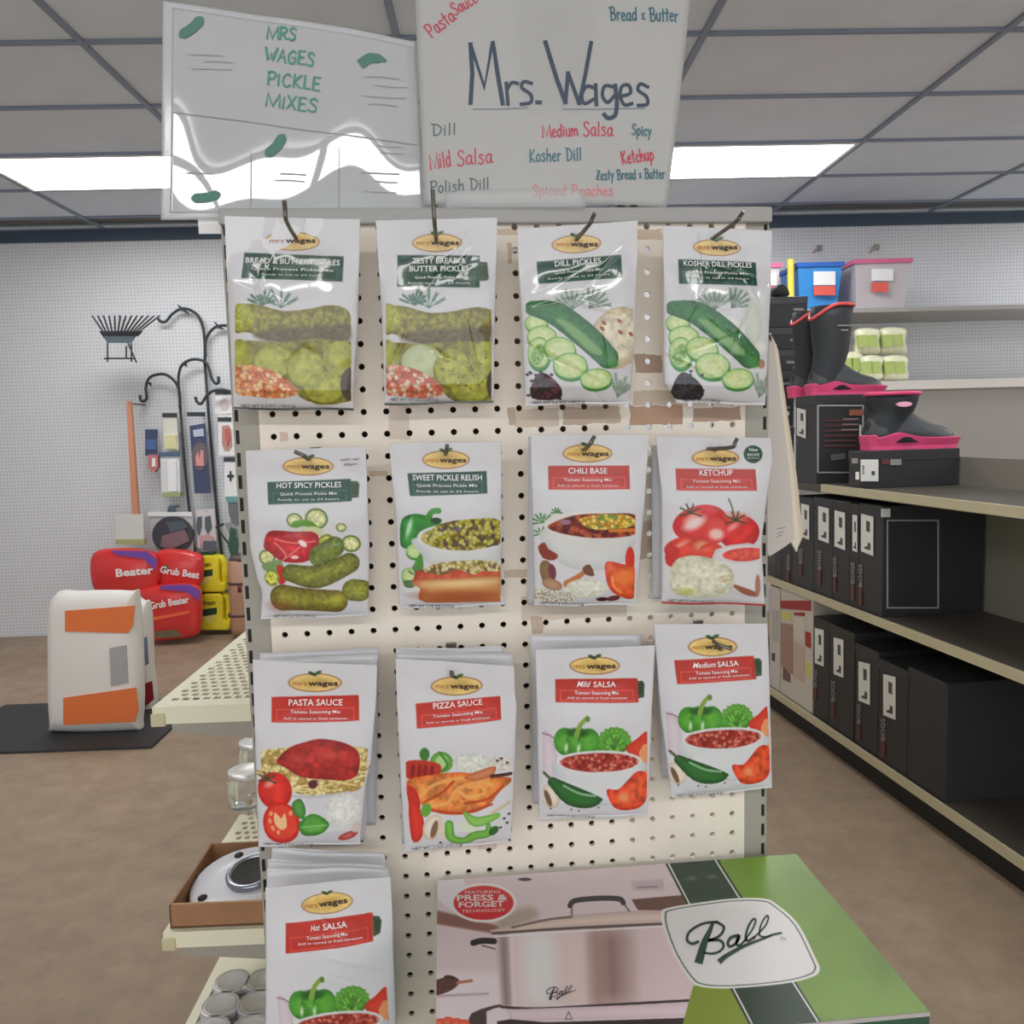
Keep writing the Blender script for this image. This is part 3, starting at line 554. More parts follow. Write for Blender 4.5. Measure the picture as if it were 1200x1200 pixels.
for i, j in lamps:
    l, d = ls[i], ds[j]; vis = d > 4 and abs(l) < 3.5
    if d + TD > D1: continue
    side = 'right of the gondola' if l > 0 else 'left of the gondola'
    lab = ('lit fluorescent ceiling light panel near the back wall, ' + side) if vis else 'lit fluorescent ceiling light panel set in the tiles behind the viewer'
    p = empty('ceiling_light', r2w(l + TL / 2, d + TD / 2, ZC - .004), lab, 'light', 'ceiling light panels')
    MB().box((l + .035, d + .035, ZC - .002), (l + TL - .035, d + TD - .035, ZC + .01), r2w).make('diffuser', EM, p)
    f = MB()
    for a, b in (((l + .012, d + .012), (l + TL - .012, d + .035)), ((l + .012, d + TD - .035), (l + TL - .012, d + TD - .012)), ((l + .012, d + .035), (l + .035, d + TD - .035)), ((l + TL - .035, d + .035), (l + TL - .012, d + TD - .035))):
        f.box((a[0], a[1], ZC - .006), (b[0], b[1], ZC + .02), r2w)
    f.make('frame', FRM, p)

# ================================================================ THE GONDOLA END
GREY = mat('upright_grey', (150, 146, 136), .45, metal=0.); BLK = mat('black', (30, 30, 30), .6); CREAM = mat('cream_metal', (224, 216, 192), .45)
def pegmat():
    m = mat('pegboard', (220, 209, 196), .5, noise=.05, nscale=14, bump=.05); N = m.node_tree.nodes; L = m.node_tree.links
    b = N['Principled BSDF']; cur = b.inputs['Base Color'].links[0].from_socket
    tc = [x for x in N if x.bl_idname == 'ShaderNodeTexCoord'][0]
    nz = N.new('ShaderNodeTexNoise'); nz.inputs['Scale'].default_value = 70; L.new(tc.outputs['Object'], nz.inputs['Vector'])
    sc = N.new('ShaderNodeVectorMath'); sc.operation = 'MULTIPLY_ADD'; sc.inputs[1].default_value = (.006,) * 3; L.new(nz.outputs['Color'], sc.inputs[0]); L.new(tc.outputs['Object'], sc.inputs[2])
    # torn tape / cardboard residue (x0,y0,x1,y1 in photo pixels, colour, strength)
    R_ = [(738, 476, 800, 497, (158, 122, 94), .9), (812, 478, 868, 493, (152, 118, 98), .85), (660, 478, 727, 496, (158, 132, 110), .75), (603, 480, 655, 500, (170, 148, 128), .6),
          (744, 416, 776, 436, (152, 124, 106), .85), (742, 458, 792, 474, (168, 148, 130), .7), (582, 268, 607, 275, (190, 165, 140), .8), (747, 268, 776, 281, (182, 156, 134), .8),
          (595, 478, 604, 498, (160, 134, 112), .8), (455, 470, 480, 515, (172, 150, 138), .5), (590, 668, 618, 676, (176, 152, 126), .7), (622, 722, 636, 742, (168, 140, 118), .7),
          (328, 506, 338, 517, (190, 158, 138), .8), (432, 552, 455, 557, (180, 160, 130), .8), (610, 700, 735, 722, (172, 152, 134), .5), (560, 985, 582, 994, (180, 150, 140), .5), (594, 285, 600, 308, (176, 150, 128), .7), (745, 610, 768, 655, (160, 138, 112), .7)]
    sx = N.new('ShaderNodeSeparateXYZ'); L.new(sc.outputs[0], sx.inputs[0])
    def mth(op, a, b_=None):
        n = N.new('ShaderNodeMath'); n.operation = op
        for k, v in enumerate((a, b_)):
            if v is None: continue
            if isinstance(v, (int, float)): n.inputs[k].default_value = v
            else: L.new(v, n.inputs[k])
        return n.outputs[0]
    for x0, y0, x1, y1, col, st in R_:
        A_ = pyy(x0, y0, 0); B_ = pyy(x1, y1, 0); cx, cz = (A_[0] + B_[0]) / 2 + .003, (A_[2] + B_[2]) / 2 + .003; hx, hz = (B_[0] - A_[0]) / 2, (A_[2] - B_[2]) / 2
        u = mth('DIVIDE', mth('ABSOLUTE', mth('SUBTRACT', sx.outputs[0], cx)), hx); v = mth('DIVIDE', mth('ABSOLUTE', mth('SUBTRACT', sx.outputs[2], cz - PORG[2])), hz)
        k = mth('MULTIPLY', mth('LESS_THAN', mth('MAXIMUM', u, v), 1.), st)
        mx = N.new('ShaderNodeMix'); mx.data_type = 'RGBA'; L.new(k, mx.inputs[0]); L.new(cur, mx.inputs[6]); mx.inputs[7].default_value = list(C(col)) + [1]; cur = mx.outputs[2]
    L.new(cur, b.inputs['Base Color']); return m
gond = empty('gondola_end_panel', (.27, .02, 0), 'cream pegboard end panel with grey slotted uprights, hung with white food packets', 'display rack')
NR = 45; ZB = PZ0 - 35.5 * PX; PORG = ORG[gond.name]
_pm = pegmat
def pegfix():
    m = pegmat(); return m
PORG = np.array([.27, .02, 0.])
pm = pegmat()
# object coordinates of the panel are relative to the rack's origin
for n in pm.node_tree.nodes:
    if n.bl_idname == 'ShaderNodeVectorMath' and n.operation == 'MULTIPLY_ADD':
        ad = pm.node_tree.nodes.new('ShaderNodeVectorMath'); ad.operation = 'ADD'; ad.inputs[1].default_value = (.27, .02, 0)
        src = n.inputs[2].links[0].from_socket; pm.node_tree.links.new(src, ad.inputs[0]); pm.node_tree.links.new(ad.outputs[0], n.inputs[2])
perf('pegboard_panel', 22, NR, (PX, PX), .0036, lambda a, b, d: (a - .0127, d, ZB + b), pm, .0045, gond, nside=12, margins=(.0026, .0026, .0, .0))
for s in (-1, 1):
    e0 = -.0153 if s < 0 else 21 * PX + .0153; f = (lambda e0, s: (lambda a, b, c: (e0 + s * a, b, c)))(e0, s)
    u = MB().box((0, .002, .0), (.0205, .05, PZ0 + 9.4 * PX), f).box((.0205, .012, 0), (.0292, .05, PZ0 + 9.4 * PX), f)
    up = u.make('upright', GREY, gond)
    perf('slotted_face', 1, 60, (.0087, .0254), 0, lambda a, b, d: f(a + .0205, .002 + d, .17 + b), GREY, .0015, up, hx=.0021, hz=.0078)
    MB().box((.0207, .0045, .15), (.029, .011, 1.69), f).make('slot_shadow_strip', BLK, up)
MB().box((-.0445, -.008, PZ0 + 9.1 * PX), (21 * PX + .0445, .05, PZ0 + 9.78 * PX)).make('top_rail', mat('rail_grey', (158, 157, 154), .5), gond, bevel=.002)
MB().box((-.04, .05, 0), (21 * PX + .04, .09, .12)).box((-.04, .02, .1), (21 * PX + .04, .05, .5)).make('base_plate', CREAM, gond)
MB().box((-.012, .03, .1), (.40, .034, 1.52)).box((-.012, .03, 1.52), (.30, .034, 1.66)).make('hole_shade_sheet', mat('hole_shade_brown', (84, 68, 56), .7), gond)  # dark sheet added behind the peg holes so they look shaded
# spine that carries the side shelves (behind the end panel)
def room_of(x, y, z): q = np.array([x, y, z]) - CAM; return q.dot(RR), q.dot(RD)
lS, _ = room_of(.27, .12, 1)
sp = empty('side_gondola', r2w(lS, 2.4, 0), 'cream double sided gondola running back behind the end panel', 'shelving')
MB().box((lS - .02, 1.22, 0), (lS + .02, 3.9, 1.62), r2w).make('back_panel', CREAM, sp)
for d in (1.19, 2.5, 3.9): MB().box((lS - .03, d, 0), (lS + .03, d + .03, 1.66), r2w).make('upright', GREY, sp)
def side_shelf(pxc, pyc, D, name):
    q = pd(pxc, pyc, D); l, _, z = room(q); z = q[2]; Wd = lS - l - .025
    for k in range(2):
        d0 = D + 1.22 * k; nx = int((Wd - .03) / .019); nz = int(1.16 / .0235)
        perf('deck', nx, nz, (.019, .0235), 0, lambda a, b, d: r2w(l + .02 + a, d0 + .03 + b, z - d), CREAM, .0025, sp, hx=.0062, hz=.0074, stag=True, margins=(.02, Wd - .02 - nx * .019, .03, 1.22 - .03 - nz * .0235))
        MB().box((l, d0 + .001, z - .032), (lS - .025, d0 + .004, z - .0005), r2w).box((l, d0, z - .032), (l + .003, d0 + 1.219, z - .0005), r2w).make('lip', CREAM, sp)
        MB().prism([(lS - .03, z - .004), (l + .03, z - .034), (l + .03, z - .05), (lS - .03, z - .11)], lambda a, b, c: r2w(a, c, b), d0 + .006, d0 + .010).make('bracket', GREY, sp)
        MB().box((l - .004, d0 - .003, z - .036), (l + .022, d0 + .02, z - .012), r2w).make('end_bracket', mat('cream_plastic', (190, 182, 150), .4), sp, bevel=.003)
    return l, z
lU, zU = side_shelf(178, 829, 1.385, 'u'); lL, zL = side_shelf(191, 1093, 1.42, 'l')
bz = .30
MB().box((lL, 1.25, 0), (lS - .025, 3.8, bz), r2w).make('base_deck', CREAM, sp)
# ================================================================ PACKETS
WHITEP = (206, 206, 210)
def homog(q):   # px quad (TL,TR,BR,BL) -> unit square
    src = q; dst = [(0, 0), (1, 0), (1, 1), (0, 1)]; A = []; b = []
    for (x, y), (u, v) in zip(src, dst):
        A.append([x, y, 1, 0, 0, 0, -u * x, -u * y]); b.append(u); A.append([0, 0, 0, x, y, 1, -v * x, -v * y]); b.append(v)
    h = np.linalg.solve(np.array(A, float), np.array(b, float)); return np.append(h, 1).reshape(3, 3)
def happ(H, X, Y): w_ = H[2, 0] * X + H[2, 1] * Y + H[2, 2]; return (H[0, 0] * X + H[0, 1] * Y + H[0, 2]) / w_, (H[1, 0] * X + H[1, 1] * Y + H[1, 2]) / w_
SHINY = dict(rough=.3, coat=.35, crough=.12)
def disp(u, v, seed, puff, wr):
    r = random.Random(seed); uu = np.clip(u, 0, 1); vv = np.clip(v, 0, 1)
    Sx = np.clip(4 * uu * (1 - uu), 0, 1) ** .55; t = np.clip((vv - .13) / .3, 0, 1); T = t * t * (3 - 2 * t) * np.clip((.985 - vv) / .1, 0, 1) ** .6
    d = puff * Sx * T + wr * 1.6 * (vn(uu * 3.1, vv * 4.6, 1., seed) - .5) + wr * .5 * (vn(uu * 9, vv * 13, 1., seed + 7) - .5)
    for k in range(9):
        cx, cy, a, L_ = r.uniform(.1, .9), r.uniform(.12, 1), r.uniform(-1.4, 1.4) + 1.57 * (k % 2), r.uniform(.12, .4); am = r.choice((-1, 1)) * wr * r.uniform(.25, .6)
        x = (uu - cx); y = (vv - cy) * 1.5; s_ = x * math.cos(a) + y * math.sin(a); n = -x * math.sin(a) + y * math.cos(a)
        d = d + am * np.exp(-(s_ / L_) ** 2 * 1.5 - (n / (.02 if wr > .0015 else .035)) ** 2)
    return d
class Plane:
    def __init__(s, q, yt, yb):
        TL_, TR_, BR_, BL_ = q; a = pyy(*TL_, yt); b = pyy(*TR_, yt); c = (pyy(*BL_, yb) + pyy(*BR_, yb)) / 2
        s.o = a; n = np.cross(b - a, c - a); n /= np.linalg.norm(n); s.n = n if n[1] < 0 else -n
    def at(s, X, Y):
        d = RIGHT * ((np.asarray(X)[..., None] - 600) / F) + DOWN * ((np.asarray(Y)[..., None] - 600) / F) + FWD
        t = (s.o - CAM).dot(s.n) / (d @ s.n); return CAM + d * t[..., None]
def packet(q, crop, art, label, group, yt=-.05, yb=-.03, nu=185, nv=270, L=None, R=None, puff=.009, wr=.0012, texts=(), seed=1, hem=None, topwave=0., name='seasoning_packet', gloss=1, white=WHITEP):
    x0, y0, sc = crop; q = [(x0 + a / sc, y0 + b / sc) for a, b in q]
    H = homog(q); Hi = np.linalg.inv(H); Pl = Plane(q, yt, yb)
    u, v = np.meshgrid(np.linspace(0, 1, nu), np.linspace(0, 1, nv)); X, Y = happ(Hi, u, v)
    def off(t): return np.interp(v, [a for a, _ in t], [b / sc for _, b in t]) if t else 0
    X = X + off(L) * (1 - u) ** 1.5 + off(R) * u ** 1.5; Y = Y + topwave / sc * np.sin(u * 5 + seed) * (1 - v) ** 4 + (3 / sc) * np.sin(u * 9 + seed) * v ** 12
    A = Art(X, Y, crop, white)
    A.rgb *= (1 + .02 * (vn(A.X, A.Y, 90, seed)[..., None] - .5))
    if art: art(A)
    if hem is not None: A.rgb[v > .988] = hem
    V = Pl.at(X, Y) + Pl.n * disp(u, v, seed, puff, wr)[..., None]; V = V.reshape(-1, 3); col = A.out().reshape(-1, 3)
    idx = np.arange(nu * nv).reshape(nv, nu); Fr = np.stack([idx[:-1, :-1], idx[1:, :-1], idx[1:, 1:], idx[:-1, 1:]], -1).reshape(-1, 4)
    bd = np.concatenate([idx[0, :], idx[1:, -1], idx[-1, -2::-1], idx[-2:0:-1, 0]]); nb = len(bd); V2 = V[bd] - Pl.n * .0012
    o1 = len(V); k = np.arange(nb); rim = np.stack([bd, bd[(k + 1) % nb], o1 + (k + 1) % nb, o1 + k], -1)
    u2, v2 = np.meshgrid(np.linspace(0, 1, 14), np.linspace(0, 1, 20)); X2, Y2 = happ(Hi, u2, v2)
    X2 = X2 + (np.interp(v2, [a for a, _ in L], [b / sc for _, b in L]) if L else 0) * (1 - u2) ** 1.5 + (np.interp(v2, [a for a, _ in R], [b / sc for _, b in R]) if R else 0) * u2 ** 1.5
    B = (Pl.at(X2, Y2) - Pl.n * (.0012 + disp(u2, v2, seed, puff * .4, 0) * 1.)[..., None]).reshape(-1, 3); i2 = np.arange(280).reshape(20, 14) + o1 + nb
    Bf = np.stack([i2[:-1, :-1], i2[:-1, 1:], i2[1:, 1:], i2[1:, :-1]], -1).reshape(-1, 4)
    VV = np.concatenate([V, V2, B]); CC = np.concatenate([col, col[bd] * .92, np.ones((280, 3)) * C(white)])
    m = vcmat('packet_film_%d' % gloss, **({1: SHINY, 2: dict(rough=.24, coat=.8, crough=.05), 0: dict(rough=.38, coat=.15, crough=.2)}[gloss]))
    o = mesh(name, VV, np.concatenate([Fr, rim, Bf]), m, None, label, 'packet', group, smooth=True, col=CC)
    for part, sel in (('title_lettering', lambda c_: c_[0] > 215), ('badge_lettering', lambda c_: c_[0] == 210), ('logo_lettering', lambda c_: c_[0] in (170, 48)), ('small_print', lambda c_: c_[0] in (70, 90))):
        t = MB()
        for tx in [q_ for q_ in texts if sel(q_[4])]:
            s_, a, b, h, c = tx[:5]; bold = tx[5] if len(tx) > 5 else .012; sh = tx[6] if len(tx) > 6 else 0
            V0, F0 = text2d(s_, a, b, h, bold, sh); XX = x0 + V0[:, 0] / sc; YY = y0 + V0[:, 1] / sc; uu, vv = happ(H, XX, YY)
            t.add(Pl.at(XX, YY) + Pl.n * (disp(uu, vv, seed, puff, wr) + .0009)[:, None], F0, C(c))
        if t.v: t.make(part, vcmat('lettering', rough=.4), o, usecol=True)
    return o
GT, RT = (225, 232, 226), (240, 224, 218)
def std(title, cx, cy, w, h, sub, sub2, ly, color, lx, lyo, lw, net=None, ang=0., title2=None):
    """title line, two sub lines, logo word ; ang = rise per px"""
    T = []
    def ln(s_, c, y, wd, hh, col, bold=.01, shx=0): T.append((s_, (c - wd / 2, y - ang * (-wd / 2)), (c + wd / 2, y - ang * (wd / 2)), hh, col, bold, shx))
    ln(title, cx, cy, w, h, color, .012)
    if title2: ln(title2[0], cx, cy + title2[2], title2[1], h, color, .012)
    ln(sub, cx, ly, w * .88 if w > 300 else 260, h * .5, color, .006); ln(sub2, cx, ly + h * .95, 330, h * .36, color, 0)
    T.append(('mrs', (lx - lw * .42, lyo), (lx - lw * .16, lyo), 26, (170, 105, 62), 0)); T.append(('wages', (lx - lw * .13, lyo), (lx + lw * .44, lyo), 27, (48, 34, 44), .02))
    if net: T.append((net[0], net[1], net[2], 17, (70, 68, 66), .0))
    return T
G_ = (22, 68, 52); R_D = (184, 50, 40)
PK = 'pickle mix packets on the pegboard'; SK = 'tomato seasoning packets on the pegboard'
PSUB, PSUB2 = 'Quick Process Pickle Mix', 'Ready to eat in 24 hours'; TSUB, TSUB2 = 'Tomato Seasoning Mix', 'Add to canned or fresh tomatoes'
# ---- top row
def a1(A): logo(A, 380, 196, 148, 52, 2); banner(A, [(120, 258), (660, 280), (655, 418), (108, 398)], G_); art_bb(A)
packet([(12, 60), (748, 78), (712, 1110), (62, 1108)], (260, 240, 4.6154), a1, 'white packet of bread and butter pickle mix with mustard seeds, top left corner', PK, -.055, -.035, hem=(50, 54, 52), L=[(0, 0), (.4, -2), (1, 0)], R=[(0, 0), (.5, 8), (.9, -4), (1, 0)], gloss=2, wr=.0018, seed=11, puff=.011,
       texts=std('BREAD & BUTTER PICKLES', 385, 322, 510, 30, PSUB, PSUB2, 358, GT, 380, 205, 290, ('NET WT 5.3 OZ (150.3 g)', (105, 1095), (400, 1095)), -.03))
def a2(A): logo(A, 380, 205, 135, 50, -1); banner(A, [(165, 272), (610, 275), (608, 450), (165, 446)], G_, [(600, 308), (650, 312), (658, 400), (645, 412), (600, 414)]); art_bb(A, True)
packet([(48, 85), (705, 68), (685, 1068), (95, 1085)], (430, 240, 4.6154), a2, 'white packet of zesty bread and butter pickle mix, second in the top row', PK, -.055, -.035, hem=(60, 70, 66), L=[(0, 0), (.5, 6), (1, 0)], gloss=2, wr=.0018, seed=12, puff=.011,
       texts=std('ZESTY BREAD &', 390, 318, 290, 30, PSUB, PSUB2, 402, GT, 380, 217, 270, ('NET WT 4.9 OZ (138.9 g)', (130, 1060), (385, 1058)), .0, ('BUTTER PICKLES', 320, 44)))
def a3(A): logo(A, 372, 212, 134, 50, -3); banner(A, [(157, 308), (612, 270), (616, 395), (162, 430)], G_); art_dill(A)
packet([(50, 130), (705, 84), (660, 1075), (95, 1085)], (595, 240, 4.6154), a3, 'white packet of dill pickle mix with cucumber slices, third in the top row', PK, -.055, -.035, R=[(0, 0), (.5, 10), (1, 0)], gloss=2, wr=.0016, seed=13, puff=.011,
       texts=std('DILL PICKLES', 380, 325, 250, 30, PSUB, PSUB2, 366, GT, 372, 224, 265, ('NET WT 6.5 OZ (184.2 g)', (135, 1078), (415, 1072)), .08))
def a4(A): logo(A, 368, 232, 128, 46, 2); banner(A, [(158, 295), (580, 312), (580, 440), (158, 428)], G_); art_dill(A, True)
packet([(78, 112), (668, 140), (630, 1085), (115, 1068)], (760, 240, 4.6154), a4, 'white packet of kosher dill pickle mix, cucumber and garlic bulb, top right corner', PK, -.055, -.035, L=[(0, 0), (.6, -22), (.88, -28), (.94, 10), (1, 40)], R=[(0, 0), (.3, 6), (1, 0)], gloss=2, wr=.0018, seed=14, puff=.011,
       texts=std('KOSHER DILL PICKLES', 370, 336, 370, 28, PSUB, PSUB2, 376, GT, 368, 242, 250, ('NET WT 6.5 OZ (184.2 g)', (190, 1065), (385, 1068)), -.03))
# ---- second row
def a5(A): logo(A, 374, 214, 138, 50); banner(A, [(153, 300), (605, 282), (612, 400), (162, 418)], G_, [(600, 294), (640, 294), (652, 310), (648, 380), (606, 384)]); art_hot(A)
packet([(35, 130), (685, 108), (700, 1025), (118, 1040)], (280, 500, 4.6154), a5, 'white packet of hot spicy pickle mix with gherkins, left end of second row', PK, -.05, -.032, L=[(0, 0), (.3, -15), (.55, -22), (.75, 2), (.82, 22), (1, 0)], R=[(0, 0), (.5, 14), (1, 0)], seed=15,
       texts=std('HOT SPICY PICKLES', 380, 328, 350, 29, PSUB, PSUB2, 366, GT, 372, 226, 270, ('NET WT 6.5 OZ (184.2 g)', (190, 1030), (415, 1026)), .02) + [('with real', (552, 185), (652, 180), 16, (90, 90, 88), 0, .3), ('Jalapeno', (565, 210), (645, 206), 15, (90, 90, 88), 0, .3)])
def a6(A): logo(A, 358, 178, 128, 50); banner(A, [(150, 252), (578, 240), (582, 358), (164, 372)], G_); art_relish(A)
packet([(50, 90), (655, 82), (680, 965), (115, 988)], (445, 500, 4.6154), a6, 'white packet of sweet pickle relish mix showing a hot dog, second row', PK, -.05, -.032, L=[(0, 0), (.5, 8), (.95, -12), (1, 0)], R=[(0, 0), (.5, -6), (.93, -22), (.96, 0), (1, 0)], seed=16,
       texts=std('SWEET PICKLE RELISH', 365, 288, 375, 30, PSUB, PSUB2, 322, GT, 356, 192, 255, ('NET WT 3.98 OZ (113 g)', (160, 975), (400, 975)), .0))
def a7(A): logo(A, 385, 190, 134, 50); banner(A, [(172, 258), (612, 256), (612, 382), (172, 384)], R_D); art_chili(A)
packet([(66, 100), (560, 92), (540, 1000), (62, 1005)], (605, 490, 4.6154), None, 'white packet behind the chili base packet, only its left edge showing', SK, -.03, -.012, nu=20, nv=30, seed=40, puff=.006)
packet([(78, 90), (718, 92), (650, 1012), (98, 1015)], (605, 490, 4.6154), a7, 'white packet of chili base seasoning with a bowl of chili, second row', SK, -.055, -.035, R=[(0, 0), (.4, 4), (1, 0)], seed=17,
       texts=std('CHILI BASE', 385, 298, 210, 30, TSUB, TSUB2, 338, RT, 385, 204, 262, ('NET WT 5 OZ (141.7 g)', (130, 1005), (365, 1010)), .0))
def a8(A):
    logo(A, 385, 215, 128, 48); banner(A, [(168, 272), (600, 276), (604, 390), (170, 388)], R_D); art_ketchup(A); A.fill(E_(588, 195, 50, 48), (36, 76, 62))
packet([(40, 150), (600, 120), (590, 960), (45, 980)], (755, 490, 4.6154), None, 'white packet behind the ketchup packet, only its left edge showing', SK, -.03, -.012, nu=20, nv=30, seed=41, puff=.006)
packet([(62, 100), (682, 108), (652, 1012), (95, 1005)], (755, 490, 4.6154), a8, 'white packet of ketchup seasoning with round green badge, right end of second row', SK, -.055, -.035, hem=(170, 50, 44), L=[(0, 0), (.3, 20), (1, 0)], R=[(0, 0), (.12, 15), (.25, 0), (.6, -28), (1, 0)], seed=18,
       texts=std('KETCHUP', 385, 308, 180, 30, TSUB, TSUB2, 345, RT, 385, 230, 252, ('NET WT 5 OZ (141.7 g)', (130, 992), (370, 998)), .0) + [('New', (566, 178), (612, 178), 18, (210, 222, 214), .01), ('RECIPE', (556, 204), (620, 204), 14, (210, 222, 214), .01), ('same great taste', (556, 218), (620, 218), 8, (210, 222, 214), 0)])
# ---- third row
c9 = (285, 745, 4.4444)
packet([(85, 92), (708, 65), (690, 985), (110, 1000)], c9, None, 'rearmost white packet on the pasta sauce hook, right corner showing', SK, -.03, -.015, nu=20, nv=30, seed=42, puff=.008)
packet([(82, 125), (702, 95), (635, 1062), (110, 1060)], c9, None, 'middle white packet on the pasta sauce hook, tucked behind the front one', SK, -.052, -.038, nu=20, nv=30, seed=43, puff=.008)
def a9(A): logo(A, 374, 244, 140, 50); banner(A, [(148, 318), (602, 310), (605, 438), (150, 446)], R_D); art_pasta(A)
packet([(48, 128), (698, 155), (608, 1085), (80, 1098)], c9, a9, 'white packet of pasta sauce seasoning with spaghetti, left end of the third row', SK, -.085, -.06, R=[(0, 0), (.18, 12), (.5, 18), (.6, 2), (1, 0)], gloss=0, seed=19,
       texts=std('PASTA SAUCE', 378, 360, 280, 31, TSUB, TSUB2, 398, RT, 374, 258, 272, ('NET WT 5 OZ (141.7 g)', (115, 1088), (365, 1092)), .0))
c10 = (450, 745, 4.4444)
packet([(60, 62), (625, 70), (650, 1060), (105, 1060)], c10, None, 'rearmost white packet on the pizza sauce hook, rounded top edge showing', SK, -.03, -.015, nu=30, nv=30, seed=44, puff=.008, topwave=14)
packet([(62, 90), (670, 95), (655, 1060), (95, 1080)], c10, None, 'middle white packet on the pizza sauce hook, top strip showing', SK, -.05, -.036, nu=30, nv=30, seed=45, puff=.008)
def a10(A):
    logo(A, 378, 262, 134, 50, -2); banner(A, [(165, 352), (606, 314), (610, 432), (172, 474)], R_D); art_pizza(A)
packet([(60, 120), (678, 160), (660, 1075), (108, 1122)], c10, a10, 'white packet of pizza sauce seasoning with swirled orange sauce and mushrooms, third row', SK, -.085, -.06, R=[(0, 0), (.15, 6), (.2, 16), (.5, 14), (1, 0)], L=[(0, 0), (.4, -6), (1, 0)], gloss=0, seed=20,
       texts=std('PIZZA SAUCE', 385, 366, 255, 28, TSUB, TSUB2, 408, RT, 378, 274, 262, ('NET WT 5 OZ (141.7 g)', (150, 1115), (410, 1090)), .085))
c11 = (610, 730, 4.4444)
packet([(50, 68), (635, 62), (620, 1000), (62, 935)], c11, None, 'white packet behind the mild salsa packet, top and left edge showing', SK, -.035, -.02, nu=20, nv=30, seed=46, puff=.008)
def a11(A): logo(A, 386, 222, 130, 48); banner(A, [(180, 292), (610, 288), (612, 408), (180, 406)], R_D, [(606, 302), (636, 302), (646, 318), (642, 382), (606, 390)]); art_salsa(A)
packet([(78, 140), (702, 120), (662, 1002), (95, 1022)], c11, a11, 'white packet of mild salsa seasoning, hanging straight, above the large canner carton', SK, -.07, -.048, gloss=0, seed=21, R=[(0, 0), (.4, -4), (1, 0)],
       texts=[('Mild', (292, 330), (364, 330), 29, RT, .01, .35), ('SALSA', (378, 330), (496, 330), 27, RT, .012), (TSUB, (280, 366), (510, 366), 17, RT, .006), (TSUB2, (240, 388), (552, 388), 12, RT, 0),
              ('mrs', (278, 236), (334, 236), 26, (170, 105, 62), 0), ('wages', (342, 236), (496, 234), 27, (48, 34, 44), .02), ('NET WT 4 OZ (113.4 g)', (140, 1002), (385, 1014), 15, (70, 68, 66), 0)])
c12 = (755, 720, 4.4444)
packet([(52, 90), (560, 80), (600, 880), (95, 850)], c12, None, 'white packet behind the medium salsa packet, only a left sliver showing', SK, -.035, -.015, nu=20, nv=30, seed=47, puff=.008)
def a12(A): logo(A, 356, 168, 128, 50, 0); banner(A, [(155, 238), (568, 214), (578, 330), (166, 356)], R_D, [(568, 228), (600, 228), (610, 244), (606, 312), (574, 318)]); art_salsa(A, 10, -52, .965, -3)
packet([(50, 52), (642, 50), (666, 905), (142, 955)], c12, a12, 'white packet of medium salsa seasoning, tilted, right end of the third row', SK, -.06, -.04, gloss=0, seed=22, L=[(0, 0), (.5, -12), (1, 0)],
       texts=[('Medium', (248, 274), (368, 268), 27, RT, .008, .35), ('SALSA', (378, 268), (488, 262), 26, RT, .012), (TSUB, (262, 306), (480, 296), 16, RT, .006), (TSUB2, (225, 330), (540, 312), 12, RT, 0),
              ('mrs', (250, 182), (306, 180), 26, (170, 105, 62), 0), ('wages', (312, 180), (460, 178), 27, (48, 34, 44), .02), ('NET WT 4 OZ (113.4 g)', (170, 948), (410, 932), 15, (70, 68, 66), 0)])
# ---- bottom
c13 = (290, 980, 5.4545)
for k, (q, lb) in enumerate((([(155, 70), (880, 120), (930, 1300), (110, 1300)], 'rearmost'), ([(130, 150), (885, 190), (935, 1330), (112, 1330)], 'second rearmost'), ([(122, 215), (905, 205), (945, 1360), (112, 1360)], 'second from front'))):
    packet(q, c13, None, lb + ' blank-topped white packet on the hot salsa hook', SK, -.03 - .02 * k, -.03 - .02 * k, nu=30, nv=30, seed=50 + k, puff=.008, topwave=10)
def a13(A):
    logo(A, 508, 428, 165, 66, -6); banner(A, [(246, 552), (800, 488), (806, 655), (250, 726)], R_D, [(800, 508), (842, 512), (858, 540), (850, 610), (806, 630)]); art_salsa(A, 65, 255, 1.28, -4)
packet([(115, 330), (915, 262), (965, 1440), (118, 1450)], c13, a13, 'white packet of hot salsa seasoning, cut off by the bottom edge', SK, -.1, -.09, seed=23, wr=.0016,
       texts=[('Hot', (408, 590), (468, 584), 34, RT, .01, .35), ('SALSA', (486, 584), (640, 566), 34, RT, .012), (TSUB, (385, 640), (645, 612), 20, RT, .006), (TSUB2, (330, 672), (740, 632), 15, RT, 0),
              ('mrs', (365, 462), (450, 452), 34, (170, 105, 62), 0), ('wages', (458, 450), (640, 424), 36, (48, 34, 44), .02)])
# ---- hooks
ZINC = mat('hook_wire', (105, 102, 96), .35, metal=.7)
def hook(a, tip, ya, label, col_row, mid=None, yt=-.115):
    A_ = pyy(a[0], a[1], ya); T_ = pyy(tip[0], tip[1], yt); B_ = np.array([A_[0], -.002, A_[2] + .002]); M = np.array([A_[0] + (T_[0] - A_[0]) * .55, yt * .92, A_[2] + .003]) if mid is None else pyy(mid[0], mid[1], yt * .95)
    o = empty('peg_hook', (A_[0], -.002, A_[2]), label, 'hook', 'wire hooks on the pegboard')
    MB().tube(sm([B_, A_, M, M + (T_ - M) * .5, T_], 6), .0022, 8).make('wire', ZINC, o, smooth=True)
    MB().box((A_[0] - .006, -.004, A_[2] - .012), (A_[0] + .006, -.0005, A_[2] + .012)).make('back_clip', ZINC, o, bevel=.001)
hook((345, 276), (333, 235), -.06, 'bent wire hook rising over the bread and butter packet, top left', 0)
hook((511, 279), (507, 222), -.06, 'upright wire hook holding the zesty packet, in front of the paper sign', 0)
hook((677, 279), (697, 250), -.06, 'wire hook holding the dill pickle packet, leaning right', 0)
